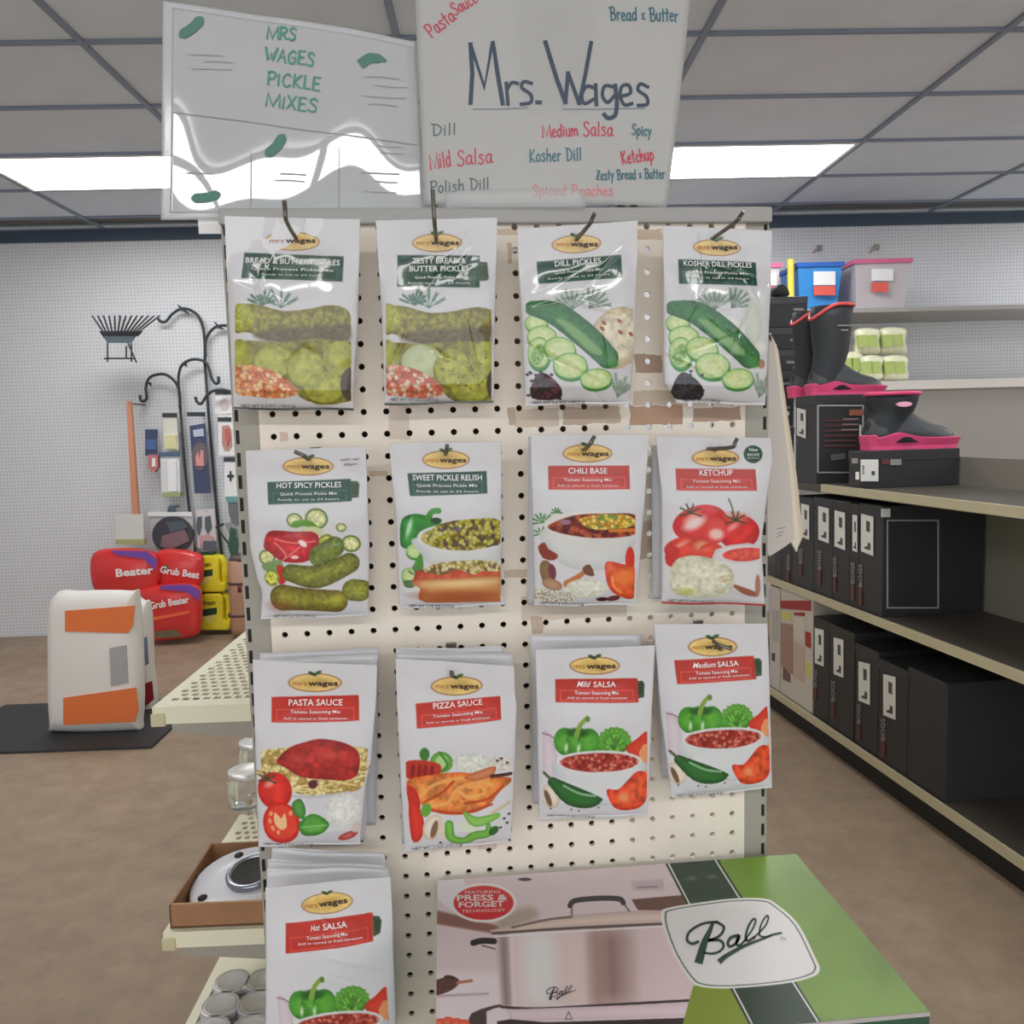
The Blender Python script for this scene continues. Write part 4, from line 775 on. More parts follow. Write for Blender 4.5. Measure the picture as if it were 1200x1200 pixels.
hook((840, 276), (871, 248), -.06, 'wire hook holding the kosher dill packet, leaning far right', 0)
hook((362, 538), (345, 529), -.052, 'short wire hook at the hot spicy packet', 0, mid=(358, 535), yt=-.075)
hook((522, 532), (524, 522), -.052, 'short wire hook end at the relish packet', 0, yt=-.07)
hook((684, 527), (697, 511), -.057, 'short curled wire hook at the chili packet', 0, mid=(690, 522), yt=-.08)
hook((832, 526), (864, 514), -.058, 'wire hook lying sideways over the ketchup packet', 0, mid=(858, 524), yt=-.085)
hook((530, 790), (529, 788), -.088, 'wire hook tip poking out above the pizza sauce logo', 0, mid=(529.5, 789), yt=-.093)
hook((838, 753), (858, 761), -.062, 'wire hook crossing the medium salsa logo', 0, mid=(846, 757), yt=-.075)

# ================================================================ SIGNS ON TOP
class Bend:   # a gently bowed sheet over a px quad; pt(px,py,off)
    def __init__(s, q, yt, yb, f): s.Pl = Plane(q, yt, yb); s.H = homog(q); s.Hi = np.linalg.inv(s.H); s.f = f
    def pt(s, X, Y, off=0.):
        X = np.asarray(X, float); Y = np.asarray(Y, float); u, v = happ(s.H, X, Y); return s.Pl.at(X, Y) + s.Pl.n * (s.f(u, v) + off)[..., None]
    def sheet(s, nu, nv, off, th, q=None):
        u, v = np.meshgrid(np.linspace(0, 1, nu), np.linspace(0, 1, nv)); X, Y = happ(np.linalg.inv(homog(q)) if q else s.Hi, u, v)
        a = s.pt(X, Y, off).reshape(-1, 3); b = s.pt(X, Y, off - th).reshape(-1, 3); i = np.arange(nu * nv).reshape(nv, nu); n = nu * nv
        Fr = np.stack([i[:-1, :-1], i[1:, :-1], i[1:, 1:], i[:-1, 1:]], -1).reshape(-1, 4); Bk = Fr[:, ::-1] + n
        bd = np.concatenate([i[0, :], i[1:, -1], i[-1, -2::-1], i[-2:0:-1, 0]]); k = np.arange(len(bd)); j = (k + 1) % len(bd)
        return np.concatenate([a, b]), np.concatenate([Fr, Bk, np.stack([bd, bd[j], bd[j] + n, bd + n], -1)])
    def strokes(s, name, lines, m, parent, off=.0006):
        t = MB()
        for pts, wd in lines:
            V, Fc = ribbon(pts, wd); t.add(s.pt(V[:, 0], V[:, 1], off), Fc)
        return t.make(name, m, parent)
def paper(name, col, tr):
    m = mat(name, col, .6, k=.76); N = m.node_tree.nodes; L = m.node_tree.links
    t = N.new('ShaderNodeBsdfTranslucent'); t.inputs[0].default_value = (.8, .8, .8, 1); mx = N.new('ShaderNodeMixShader'); mx.inputs[0].default_value = tr
    out = N['Material Output']; L.new(N['Principled BSDF'].outputs[0], mx.inputs[1]); L.new(t.outputs[0], mx.inputs[2]); L.new(mx.outputs[0], out.inputs[0]); return m
q2 = [(486, -8), (810, -8), (781, 243), (497, 240)]
s2 = Bend(q2, .0, .0, lambda u, v: .012 * np.sin(np.clip(u, 0, 1) * 3.14) + .004 * np.sin(v * 3))
sg = empty('paper_sign', pyy(640, 244, 0), 'white hand-lettered paper sign listing mix flavours, standing upright on the rack top', 'sign')
V, Fc = s2.sheet(40, 30, 0, .0006); mesh('paper_sheet', V, Fc, paper('sign_paper', (188, 189, 188), .25), sg, smooth=True)
V, Fc = s2.sheet(10, 20, -.003, .0006, [(604, 8), (694, 8), (686, 142), (606, 142)]); mesh('backing_sheet', V, Fc, paper('backing_paper', (180, 182, 184), .25), sg, smooth=True)
INK = mat('ink_slate', (62, 74, 90), .5); TEAL = mat('ink_teal', (70, 112, 122), .5); RED = mat('ink_red', (188, 70, 90), .5); GRN = mat('ink_green', (74, 140, 126), .5); GRY = mat('ink_grey', (92, 108, 108), .5)
big = [([(551, 57), (553, 92), (551, 126)], 5), ([(551, 57), (567, 108), (576, 57)], [4, 5.5, 4]), ([(577, 56), (582, 92), (588, 128)], [4, 5, 5]), ([(592, 104), (594, 129)], 4), (sm([(593, 112), (598, 104), (605, 105)]), 4),
       (sm([(621, 105), (612, 103), (610, 110), (620, 118), (620, 127), (609, 129)]), 4), ([(627, 127), (631, 127)], 4.5),
       ([(637, 57), (650, 100), (660, 127)], 5), ([(660, 127), (663, 93)], 4.5), ([(663, 93), (676, 128)], 4.5), ([(676, 128), (683, 95), (690, 57)], 4.5),
       (sm([(694, 110), (685, 108), (679, 118), (682, 128), (694, 122)]), 4), ([(695, 106), (696, 129)], 4.5), (sm([(716, 108), (706, 107), (703, 118), (709, 126), (717, 118)]), 4), (sm([(718, 106), (720, 125), (718, 140), (710, 144), (705, 140)]), 5),
       (sm([(726, 118), (736, 114), (734, 105), (726, 107), (724, 118), (729, 128), (738, 126)]), 4), (sm([(757, 106), (748, 103), (745, 110), (755, 117), (756, 126), (745, 128)]), 4)]
s2.strokes('big_lettering', big, INK, sg)
for w_ in (([(554, 133), (585, 134), (616, 133)], 1.6), ([(657, 135), (700, 134), (752, 131)], 1.6)): s2.strokes('underline', [w_], mat('ink_light', (125, 135, 150), .5), sg)
def wl(txt, a, b, h, wd=1.7): return [(p, wd) for p in hand(txt, a, b, h)]
for w_ in (wl('Pasta', (506, 47), (536, 26), 17) + wl('Sauce', (533, 22), (561, 7), 15), wl('Mild', (505, 200), (530, 197), 18) + wl('Salsa', (536, 197), (578, 195), 17), wl('Medium', (634, 167), (676, 165), 14) + wl('Salsa', (681, 165), (717, 164), 16), wl('Ketchup', (727, 196), (766, 189), 14, 1.9)):
    s2.strokes('red_lettering', w_, RED, sg)
s2.strokes('faint_red_lettering', wl('Spiced Peaches', (622, 234), (718, 232), 12), mat('ink_pale_red', (205, 130, 130), .5), sg)
for w_ in (wl('Dill', (507, 161), (536, 161), 13), wl('Polish Dill', (505, 227), (574, 225), 13)): s2.strokes('grey_lettering', w_, GRY, sg)
for w_ in (wl('Bread & Butter', (713, 30), (795, 27), 15, 1.9), wl('Kosher Dill', (619, 195), (680, 193), 14), wl('Spicy', (738, 162), (762, 162), 12), wl('Zesty Bread & Butter', (697, 215), (779, 210), 11, 1.6)): s2.strokes('teal_lettering', w_, TEAL, sg)
CLEAR = mat('clear_plastic', (235, 238, 240), .12, trans=.9, ior=1.3)
V, Fc = s2.sheet(20, 4, .003, .0015, [(522, 226), (683, 226), (683, 248), (522, 246)]); mesh('sign_holder_strip', V, Fc, mat('clear_channel', (215, 216, 216), .15, coat=.6, alpha=.28), sg, smooth=True)
for x in (727, 741): MB().box(pyy(x, 246, .0) - [.004, .006, 0], pyy(x, 242, .0) + [.004, .006, 0]).make('clip', BLK, sg)
# laminated sign
q1 = [(191, 1), (487, 47), (498, 262), (189, 258)]
def wav(u, v):
    u = np.clip(u, -.1, 1.1); v = np.clip(v, -.1, 1.1)
    return .004 * np.sin(u * 3.4) + .0045 * (v - .5) * np.sin(u * 9 - 1.2) * .6 + .0003 * np.sin(v * 6 + u * 3 + .5) + .00025 * np.sin(u * 17 + v * 5) + .0038 * v
s1 = Bend(q1, .022, .022, wav)
lm = empty('laminated_sign', pyy(350, 262, .022), 'wavy glossy laminated sign with drawn green pickles, left on the rack top', 'sign')
mg = mat('laminate', (176, 178, 180), .5, coat=1.0); mg.node_tree.nodes['Principled BSDF'].inputs['Coat Roughness'].default_value = .02; mg.node_tree.nodes['Principled BSDF'].inputs['Coat IOR'].default_value = 1.7
V, Fc = s1.sheet(120, 100, 0, .0008, [(203, 10), (486, 54), (496, 256), (200, 250)]); mesh('laminated_paper', V, Fc, mg, lm, smooth=True)
V, Fc = s1.sheet(90, 70, -.0009, .0004); mesh('clear_margin', V, Fc, mat('laminate_edge', (205, 208, 212), .1, coat=.5, alpha=.55), lm, smooth=True)
def cap(a, b, r, k=3):
    P_0 = sm([a, ((a[0] + b[0]) / 2 + k * .3, (a[1] + b[1]) / 2 + k * .3), b], 6); d0 = P_0[0] - P_0[1]; d0 = d0 / np.linalg.norm(d0); d1 = P_0[-1] - P_0[-2]; d1 = d1 / np.linalg.norm(d1)
    A0 = [P_0[0] + d0 * r * t for t in (.95, .85, .6, .3)]; A1 = [P_0[-1] + d1 * r * t for t in (.3, .6, .85, .95)]; ww = [2 * r * math.sqrt(1 - t * t) for t in (.97, .85, .6, .3)]
    return (A0 + P_0 + A1, ww + [2 * r] * len(P_0) + ww[::-1])
PG = mat('pickle_green', (78, 122, 112), .5)
for a, b, r in (((217, 41), (234, 27), 6), ((318, 181), (331, 166), 6), ((232, 234), (254, 231), 5.6)): s1.strokes('pickle_drawing', [cap(a, b, r)], PG, lm, .0012)
s1.strokes('pickle_drawing', [(sm([(426, 75), (434, 70), (444, 70), (452, 72)], 6), [12] * 8 + [11] * 5 + [9, 7, 6, 5, 4, 3, 3, 3])], PG, lm, .0012)
for w_ in (wl('MRS', (314, 47), (349, 50), 14, 2.1), wl('WAGES', (311, 73), (370, 80), 15, 2.1), wl('PICKLE', (314, 101), (378, 109), 15, 2.1), wl('MIXES', (313, 127), (374, 134), 15, 2.1)): s1.strokes('green_lettering', w_, GRN, lm, .0012)
for w_ in (([(204, 133), (290, 145), (350, 154), (420, 162), (488, 171)], .9), ([(296, 180), (296, 245)], .8), ([(398, 175), (398, 245)], .8)): s1.strokes('fold_line', [w_], mat('crease', (140, 142, 145), .6), lm, .0012)
fnt = mat('faint_pencil', (158, 160, 163), .6)
for x, y, l in ((222, 66, 40), (240, 74, 34), (226, 82, 46), (428, 92, 40), (440, 101, 36), (425, 114, 50), (432, 124, 34), (440, 172, 30), (446, 180, 26), (424, 204, 44), (440, 214, 26), (428, 226, 36), (330, 206, 30), (324, 214, 34), (220, 204, 30)): s1.strokes('faint_back_writing', [([(x, y), (x + l * .5, y + random.uniform(-1, 2)), (x + l, y + 1.5)], 1.1)], fnt, lm, .0012)
MB().box(pyy(233, 274, .02), pyy(262, 256, .021)).make('white_tab', mat('white_tab', (225, 225, 225), .5), lm)
# ================================================================ CANNER CARTON
zb = pyy(513, 1032, -.012)[2]; XL = pz(512, 1100, zb)[0]; XR = pz(936, 1004, zb)[0]; YB = -.012; YF = pz(1050, 1189, zb)[1]; HB = .33
cart = empty('canner_carton', ((XL + XR) / 2, (YB + YF) / 2, zb - HB), 'large green and grey printed carton of a steel canner pot, bottom right', 'box')
nx, ny = 620, 320
gx, gy = np.meshgrid(np.linspace(XL, XR, nx), np.linspace(YB, YF, ny)); P3 = np.stack([gx, gy, np.full(gx.shape, zb)], -1) - CAM
w3 = P3 @ FWD; PXX = 600 + F * (P3 @ RIGHT) / w3; PYY = 600 + F * (P3 @ DOWN) / w3
A = Art(PXX, PYY, (490, 980, 4.), (176, 166, 168), k=.42)
A.fill(P_([(80, 640), (1300, 640), (1300, 1000), (80, 1000)]), (188, 178, 182), soft=60); A.fill(P_([(80, 345), (380, 420), (380, 460), (80, 410)]), (130, 100, 90), (120, 92, 84), soft=12)
A.fill(P_([(60, 190), (210, 200), (210, 330), (160, 350), (95, 290)], 3), (186, 180, 184)); A.fill(P_([(380, 380), (520, 330), (560, 380), (400, 440)], 3), (150, 140, 130), soft=40); A.fill(E_(500, 202, 30, 8), (70, 62, 60))
A.fill(P_([(1000, 296), (1260, 274), (1300, 350), (1030, 346)]), (98, 68, 58)); A.fill(P_([(1000, 210), (1150, 200), (1150, 250), (1010, 255)]), (162, 152, 156), soft=14); A.fill(C_([(1030, 240), (1120, 236)], 4), (130, 120, 124))
A.fill(P_([(95, 745), (330, 735), (330, 740), (95, 752)]), (140, 130, 134), soft=14); A.fill(P_([(60, 690), (110, 665), (160, 655), (195, 680), (160, 720), (90, 745), (60, 745)], 3), (90, 60, 58)); A.fill(C_([(185, 686), (250, 677)], 7), (150, 110, 90)); A.fill(E_(148, 662, 26, 10, 10), (60, 40, 40))
A.fill(P_([(235, 880), (250, 830), (330, 800), (385, 788), (390, 800), (320, 822), (320, 900), (240, 900)], 2), (70, 62, 66)); 
for x, y in ((100, 868), (140, 860), (180, 866), (215, 872)): A.fill(E_(x, y + 12, 30, 26), (190, 70, 55), (215, 110, 90), 20)
A.fill(P_([(360, 462), (1300, 400), (1300, 780), (430, 806), (392, 795)]), (178, 168, 168)); cl = P_([(360, 462), (1300, 400), (1300, 780), (430, 806), (392, 795)])
for x, wd, c, o in ((395, 40, (120, 108, 106), .8), (560, 110, (198, 190, 190), .9), (720, 60, (186, 172, 168), .7), (900, 120, (132, 112, 108), .9), (830, 50, (140, 120, 112), .6), (1150, 130, (182, 168, 172), .8), (430, 14, (196, 186, 186), .6)):
    A.fill(P_([(x - wd * .6, 380), (x + wd * .6, 380), (x + wd * .6 + 20, 830), (x - wd * .6 + 20, 830)]), c, soft=wd * 1.1, op=o, clip=cl)
A.fill(P_([(335, 440), (450, 420), (560, 392), (720, 370), (960, 352), (1300, 345), (1300, 402), (800, 428), (360, 462)]), (158, 146, 142), (180, 168, 160), 30); A.line([(350, 455), (700, 432), (1200, 408), (1300, 404)], 6, (92, 78, 76)); A.line([(440, 428), (600, 392), (720, 378)], 5, (110, 96, 90))
A.line([(360, 470), (800, 442), (1300, 414)], 3, (215, 208, 208)); A.line([(720, 335), (720, 368)], 5, (120, 108, 106)); A.line([(962, 312), (990, 352)], 5, (120, 108, 106)); A.line([(712, 325), (735, 302), (840, 291), (940, 293), (962, 312)], 12, (48, 40, 44))
A.line([(258, 500), (300, 490), (356, 492)], 14, (42, 34, 40)); A.line([(300, 512), (360, 528)], 4, (110, 100, 100)); A.line([(392, 800), (560, 808), (900, 790), (1300, 768)], 6, (60, 46, 50)); A.fill(P_([(415, 812), (1300, 780), (1300, 845), (440, 868)]), (172, 160, 164), (184, 172, 176), 20)
A.fill(P_([(370, 868), (430, 858), (600, 872), (1300, 850), (1300, 1000), (370, 1000)]), (56, 44, 50)); A.line([(690, 858), (705, 822), (722, 858), (690, 858)], 2.5, (110, 100, 104), smooth=0)
A.fill(E_(307, 312, 152, 92), (226, 190, 186)); A.fill(E_(307, 312, 140, 80), (168, 44, 50), (176, 50, 56), 40)
o8 = 1080
A.fill(P_([(o8 + 90, 60), (o8 + 1500, 60), (o8 + 1500, 1100), (o8 + 470, 1100), (o8 + 470, 880), (o8 + 440, 880)]), (108, 136, 52), (104, 130, 54), 200, nz=.05, ns=200)
A.fill(P_([(o8 + 210, 700), (o8 + 380, 700), (o8 + 470, 880), (o8 + 560, 1100), (o8 + 60, 1100), (o8 + 160, 880)]), (118, 132, 52))
A.fill(P_([(o8 + 60, 90), (o8 + 320, 90), (o8 + 340, 130), (o8 + 800, 855), (o8 + 1000, 1170), (o8 + 620, 1170), (o8 + 470, 880), (o8 + 90, 150)]), (26, 50, 38)); A.fill(P_([(o8 + 80, 100), (o8 + 300, 90), (o8 + 785, 860), (o8 + 970, 1160), (o8 + 640, 1160), (o8 + 490, 880), (o8 + 105, 150)]), (26, 60, 44))
A.line([(o8 + 80, 100), (o8 + 105, 150), (o8 + 485, 880), (o8 + 630, 1160)], 3.4, (190, 205, 190), smooth=0); A.line([(o8 + 303, 95), (o8 + 325, 130), (o8 + 785, 855), (o8 + 975, 1160)], 3.4, (190, 205, 190), smooth=0)
bd = [(o8 + x, y) for x, y in ((60, 365), (90, 336), (300, 302), (430, 290), (540, 292), (595, 315), (700, 410), (785, 575), (802, 625), (770, 658), (640, 690), (400, 712), (250, 706), (190, 668), (120, 560), (72, 440))]
A.fill(P_(bd, 4), (206, 206, 204)); A.fill(P_(inset(bd, .955), 4), (52, 66, 60)); A.fill(P_(inset(bd, .935), 4), (200, 194, 196))
A.rgb = 262 * (np.clip(A.rgb, 0, 255) / 255) ** 1.35
V = np.stack([gx, gy, np.full(gx.shape, zb)], -1).reshape(-1, 3); idx = np.arange(nx * ny).reshape(ny, nx)
mesh('printed_lid', V, np.stack([idx[:-1, :-1], idx[1:, :-1], idx[1:, 1:], idx[:-1, 1:]], -1).reshape(-1, 4), vcmat('carton_print', rough=.36, coat=.12, crough=.2), cart, col=A.out().reshape(-1, 3))
DG = mat('carton_green', (44, 78, 62), .4)
MB().box((XL, YF, zb - HB), (XR, YB, zb - .0006)).make('carton_body', DG, cart)
MB().box((XL, YF - .0008, zb - .004), (XR, YF, zb - .0002)).make('worn_edge', mat('worn_edge', (165, 160, 160), .6), cart)
def onbox(px, py): return np.stack([pz(a, b, zb) for a, b in zip(px, py)])
def boxstrokes(name, lines, m, x0, y0, s):
    t = MB()
    for pts, wd in lines:
        V, Fc = ribbon(pts, wd); t.add(onbox(x0 + V[:, 0] * s, y0 + V[:, 1] * s) + [0, 0, .0005], Fc)
    t.make(name, m, cart)
def ln(p, w0): p = sm(p, 6); n = len(p); return (p, [w0[0] + (w0[1] - w0[0]) * i / (n - 1) for i in range(n)])
BALL = [ln([(232, 497), (205, 505), (182, 490), (188, 455), (225, 425), (270, 408), (320, 404)], (14, 12)), ln([(300, 412), (285, 450), (262, 500), (238, 582)], (14, 40)), ln([(320, 404), (352, 425), (345, 455), (318, 478), (285, 490)], (12, 14)),
        ln([(285, 488), (335, 490), (352, 515), (335, 540), (300, 552), (262, 548)], (14, 10)), ln([(418, 468), (388, 476), (372, 500), (380, 518), (405, 508), (424, 480)], (16, 12)), ln([(424, 470), (412, 505), (430, 512), (462, 478)], (16, 8)),
        ln([(450, 490), (486, 440), (502, 400), (492, 390), (470, 420), (456, 470), (466, 492), (495, 476)], (7, 14)), ln([(495, 476), (545, 425), (562, 385), (552, 376), (528, 415), (520, 462), (545, 474), (585, 462), (622, 455)], (8, 9)),
        ln([(338, 584), (365, 562), (440, 520), (520, 488), (575, 468)], (26, 6))]
boxstrokes('brand_lettering', BALL, mat('ball_green', (40, 66, 56), .5), 760, 980, .25)
boxstrokes('pot_brand_lettering', BALL, mat('ball_dark', (60, 50, 54), .5), 760 + (1 - .0) * 0 - 120 + 0 - .0775 * 175 + 0, 980 + 175 - .0775 * 375, .0775)
def boxtext(rows, name, m):
    t = MB()
    for s_, a, b, h, bo in rows:
        V, Fc = text2d(s_, a, b, h, bo); t.add(onbox(490 + V[:, 0] / 4, 980 + V[:, 1] / 4) + [0, 0, .0005], Fc)
    t.make(name, m, cart)
boxtext([('PRESS &', (182, 304), (420, 300), 26, .03), ('FORGET', (190, 336), (404, 330), 26, .03), ('FEATURING', (220, 272), (385, 268), 14, 0), ('TECHNOLOGY', (205, 360), (408, 354), 14, 0)], 'oval_lettering', mat('pinkish_white', (236, 205, 202), .5))
boxtext([('TM', (1695, 490), (1722, 492), 16, 0)], 'trademark', mat('grey_ink', (120, 120, 120), .5))
# shelf carrying the carton
es = empty('end_shelf', ((XL + XR) / 2, -.1, zb - HB - .03), 'cream metal shelf under the canner carton', 'shelf')
MB().box((-.035, -.27, zb - HB - .03), (21 * PX + .035, -.001, zb - HB)).make('shelf_deck', CREAM, es, bevel=.002)
for s in (0, 1): MB().prism([(-.25, zb - HB - .032), (-.001, zb - HB - .032), (-.001, zb - HB - .12)], lambda a, b, c: (c, a, b), -.034 + s * (21 * PX + .06), -.030 + s * (21 * PX + .06)).make('bracket', GREY, es)

# ================================================================ BOOKLETS ON THE RIGHT SIDE
bk = empty('recipe_booklets', pyy(915, 648, .06), 'fanned stack of off-white booklets hanging off the right side of the rack', 'booklets')
for k, (pl, c, y) in enumerate(((((903, 398), (907, 402), (926, 560), (931, 632), (921, 640), (902, 652), (893, 640), (889, 520), (893, 410)), (188, 182, 176), .055), (((905, 396), (910, 404), (930, 560), (937, 632), (934, 647), (926, 632), (915, 560)), (206, 198, 182), .062), (((905, 394), (912, 410), (934, 560), (941, 628), (936, 640), (925, 560)), (196, 184, 162), .07))):
    mid = [pyy(a, b, y + .0) for a, b in pl]; t = MB(); rings = [[p + np.array([0, dy, 0]) for p in mid] for dy in (0, .005)]; t.loft(rings); t.make('booklet', mat('booklet_%d' % k, c, .6), bk)
MB().tube([pyy(904, 400, .05), pyy(903, 392, .05), (.592, .05, PZ0 + .11)], .0015, 6).make('hanger', ZINC, bk)
t = MB(); 
for k, y in enumerate((620, 625, 629)): V, Fc = ribbon([(911, y), (920 - k * 2, y - 2)], 1.0); t.add([pyy(a, b, .0545) for a, b in V], Fc)
t.make('printed_lines', mat('grey_ink', (120, 120, 120), .5), bk)

# ================================================================ LEFT SHELVES: TRAY, DISC, JARS
KR = mat('cardboard', (150, 112, 82), .8, noise=.05, nscale=30); KI = mat('cardboard_inner', (120, 88, 62), .85)
a = pd(200, 1094, 1.43); lt, dt, _ = room(a); l1 = lt + .30; hT = .046; dB = 1.66
tray = empty('cardboard_tray', r2w((lt + l1) / 2, (dt + dB) / 2, zL), 'open brown cardboard tray on the lower side shelf holding a white metal disc', 'box')
for lo, hi in (((lt, dt), (l1, dt + .004)), ((lt, dB - .004), (l1, dB)), ((lt, dt), (lt + .004, dB)), ((l1 - .004, dt), (l1, dB))): MB().box((*lo, zL + .001), (*hi, zL + hT), r2w).make('wall', KR, tray)
MB().box((lt, dt, zL + .001), (l1, dB, zL + .005), r2w).make('tray_bottom', KI, tray)
MB().box((lt + .004, dt + .004, zL + hT - .002), (l1 - .004, dt + .009, zL + hT), r2w).make('folded_edge', mat('cardboard_edge', (178, 150, 112), .8), tray)
cd_ = pd(283, 1022, 1.53); lc, dc, _ = room(cd_); dsc = empty('metal_disc', r2w(lc, dc, zL + .008), 'white enamelled disc with a chrome collar and black centre lying in the cardboard tray', 'lid')
tilt = .18
def dfn(x, y, z): return r2w(lc + x, dc + y * .95 - z * tilt, zL + .034 + z + y * tilt + x * .06)
MB().lathe([(.085, -.022), (.0985, -.016), (.1, -.002), (.097, .002), (.05, .004), (.045, .004)], dfn, 48).make('plate', mat('enamel', (206, 208, 216), .4, coat=.3), dsc, smooth=True)
MB().lathe([(.052, .002), (.053, .012), (.048, .016), (.041, .014), (.040, .004)], lambda x, y, z: dfn(x + .02, y + .01, z), 40).make('collar', mat('chrome', (150, 154, 164), .3, metal=.8), dsc, smooth=True)
MB().lathe([(.041, .005), (.040, .0125), (.034, .011), (.001, .01)], lambda x, y, z: dfn(x + .02, y + .01, z), 32).make('black_centre', BLK, dsc, smooth=True)
for an in (215, 110, 350): MB().lathe([(.009, .0), (.009, .0065), (.001, .007)], lambda x, y, z: dfn(x + .078 * math.cos(math.radians(an)), y + .078 * math.sin(math.radians(an)), z - .002), 16).make('knob', BLK, dsc, smooth=True)
GLS = mat('jar_glass', (215, 220, 218), .06, trans=.85, ior=1.45); LIDM = mat('lid_metal', (225, 222, 224), .4, metal=.35); BND = mat('band_metal', (215, 215, 220), .32, metal=.6)
def jar(px, py, D, z0, R, H, label, grp, tl=0.):
    p = pd(px, py, D); l, d, _ = room(p); o = empty('canning_jar', r2w(l, d, z0), label, 'jar', grp)
    f = lambda x, y, z: r2w(l + x, d + y, z0 + z)
    MB().lathe([(R * .8, .001), (R, .008), (R, H * .72), (R * .88, H * .84), (R * .86, H * .9)], f, 24).make('glass_body', GLS, o, smooth=True)
    b = MB().lathe([(R * .89, H * .84), (R * .93, H * .85), (R * .93, H * .975), (R * .9, H * .99), (R * .80, H * .99), (R * .80, H * .97)], f, 28).make('screw_band', BND, o, smooth=True)
    MB().lathe([(R * .80, H * .96), (R * .80, H * .985), (R * .72, H * .992), (R * .70, H * .985), (R * .001, H * .985)], f, 28).make('flat_lid', LIDM, o, smooth=True); return o
JH = .13; zj = pd(271.5, 1148, 1.5)[2] - JH
JL = [('canning jar with silver lid under the lower side shelf, at the back left', 271.5, 1148, 1.50), ('canning jar with silver lid under the lower side shelf, at the back right', 309, 1148, 1.50), ('canning jar with silver lid, second row left under the lower side shelf', 258, 1180, 1.435), ('canning jar with silver lid, second row, right against the salsa packet', 301, 1176, 1.435), ('canning jar at the very bottom edge, left', 247, 1216, 1.37), ('canning jar at the very bottom edge, right', 294, 1212, 1.37)]
for lb, x, y, D in JL: jar(x, y, D, zj, .0385, JH, lb, 'canning jars under the side shelves')
MB().box((lL + .02, 1.27, bz + .001), (lS - .03, 1.62, zj - .002), r2w).make('jar_case', mat('jar_case', (120, 110, 105), .6), label='low flat case the canning jars stand on, under the side shelf', cat='box')
for lb, x, D in (('squat jar with silver lid on the lower side shelf, farther back', 289, 1.93), ('small jar with silver lid just behind the pasta packet edge', 302, 2.12)): jar(x, 925, D, zL, .045, .095, lb, 'small jars on the lower side shelf')
# ================================================================ BACK WALL, LEFT
def wpt(px, py, D): return pd(px, py, D)
def plate(name, poly, D, th, m, parent=None, dz=0, **k):
    """flat panel facing the room, outline in photo pixels at room distance D, with real thickness"""
    V0 = [wpt(a, b, D) for a, b in poly]; V1 = [v + RD * th for v in V0]; return MB().loft([V0, V1]).make(name, m, parent, **k)
def rect(x0, y0, x1, y1): return [(x0, y0), (x1, y0), (x1, y1), (x0, y1)]
IRON = mat('black_iron', (46, 54, 58), .5)
def shepherd(label, stem_, arms, leaves, D=6.02, r=.0105):
    o = empty('shepherd_hook', wpt(*stem_[-1], D) * [1, 1, 0], label, 'garden hook', 'shepherd hooks leaning on the back wall')
    b = wpt(*stem_[-1], D).copy(); base = b * [1, 1, 0]
    MB().tube([wpt(x, y, D) for x, y in stem_] + [base + UP * .01], r, 8).make('stem', IRON, o, smooth=True)
    for a in arms: MB().tube([wpt(x, y, D - .02) for x, y in sm(a, 5)], r, 8).make('arm', IRON, o, smooth=True)
    for lf in leaves: MB().tube([wpt(x, y, D - .03) for x, y in lf], [.003, .012, .004][:len(lf)], 6).make('leaf', IRON, o)
shepherd('tall black double shepherd hook, higher of the two main hooks on the back wall', [(240, 425), (244, 480), (249, 540), (254, 600), (261, 660)], [[(186, 373), (187, 376), (194, 377), (202, 368), (212, 362), (222, 363), (232, 370), (238, 384), (240, 405), (240, 427)], [(241, 418), (241, 400), (247, 388), (256, 382), (270, 382), (282, 386), (290, 396)]], [[(208, 357), (213, 362), (222, 368)], [(251, 377), (256, 383), (262, 386)]])
shepherd('lower black double shepherd hook, two rounded arms, on the back wall left of centre', [(211, 475), (216, 540), (222, 600), (229, 655)], [[(164, 463), (165, 469), (169, 470), (172, 466), (171, 454), (175, 443), (184, 439), (194, 439), (204, 446), (210, 458), (211, 478)], [(211, 470), (209, 445), (212, 430), (220, 423), (230, 421), (240, 424), (245, 432), (248, 443), (252, 449), (256, 448), (256, 441)]], [[(172, 449), (176, 449), (177, 453)], [(214, 428), (218, 427), (219, 430)]], D=5.99)
o = empty('bracket_hook', wpt(250, 459, 5.75), 'short black curved bracket hook on the back wall beside the gondola edge', 'hook')
MB().tube([wpt(x, y, 5.86) for x, y in sm([(229, 465), (231, 471), (236, 473), (242, 464), (250, 458), (262, 457), (273, 460)], 5)], .011, 8).make('arm', IRON, o, smooth=True)
MB().tube([wpt(262, 457, 5.85), wpt(262, 457, 6.05)], .01, 8).make('wall_stub', IRON, o)
# slatted bird feeder
bf = empty('bird_feeder', wpt(140, 432, 5.6), 'dark grey slatted gazebo roof of a hanging bird feeder at the left photo edge', 'bird feeder')
for k in range(13):
    x = 108 + k * 6.6; MB().tube([wpt(x, 370, 5.5), wpt(140 + (x - 146) * .45, 392, 5.6)], .006, 6).make('roof_slat', mat('feeder_metal', (96, 102, 112), .4, metal=.5), bf)
MB().loft([[wpt(*p, 5.6) for p in ((116, 388), (168, 388), (162, 394), (120, 394))], [wpt(*p, 5.75) for p in ((116, 388), (168, 388), (162, 394), (120, 394))]]).make('roof_rim', IRON, bf)
MB().loft([[wpt(*p, 5.6) for p in ((120, 394), (160, 394), (154, 402), (126, 402))], [wpt(*p, 5.72) for p in ((120, 394), (160, 394), (154, 402), (126, 402))]]).make('collar', mat('feeder_dark', (72, 84, 92), .5), bf)
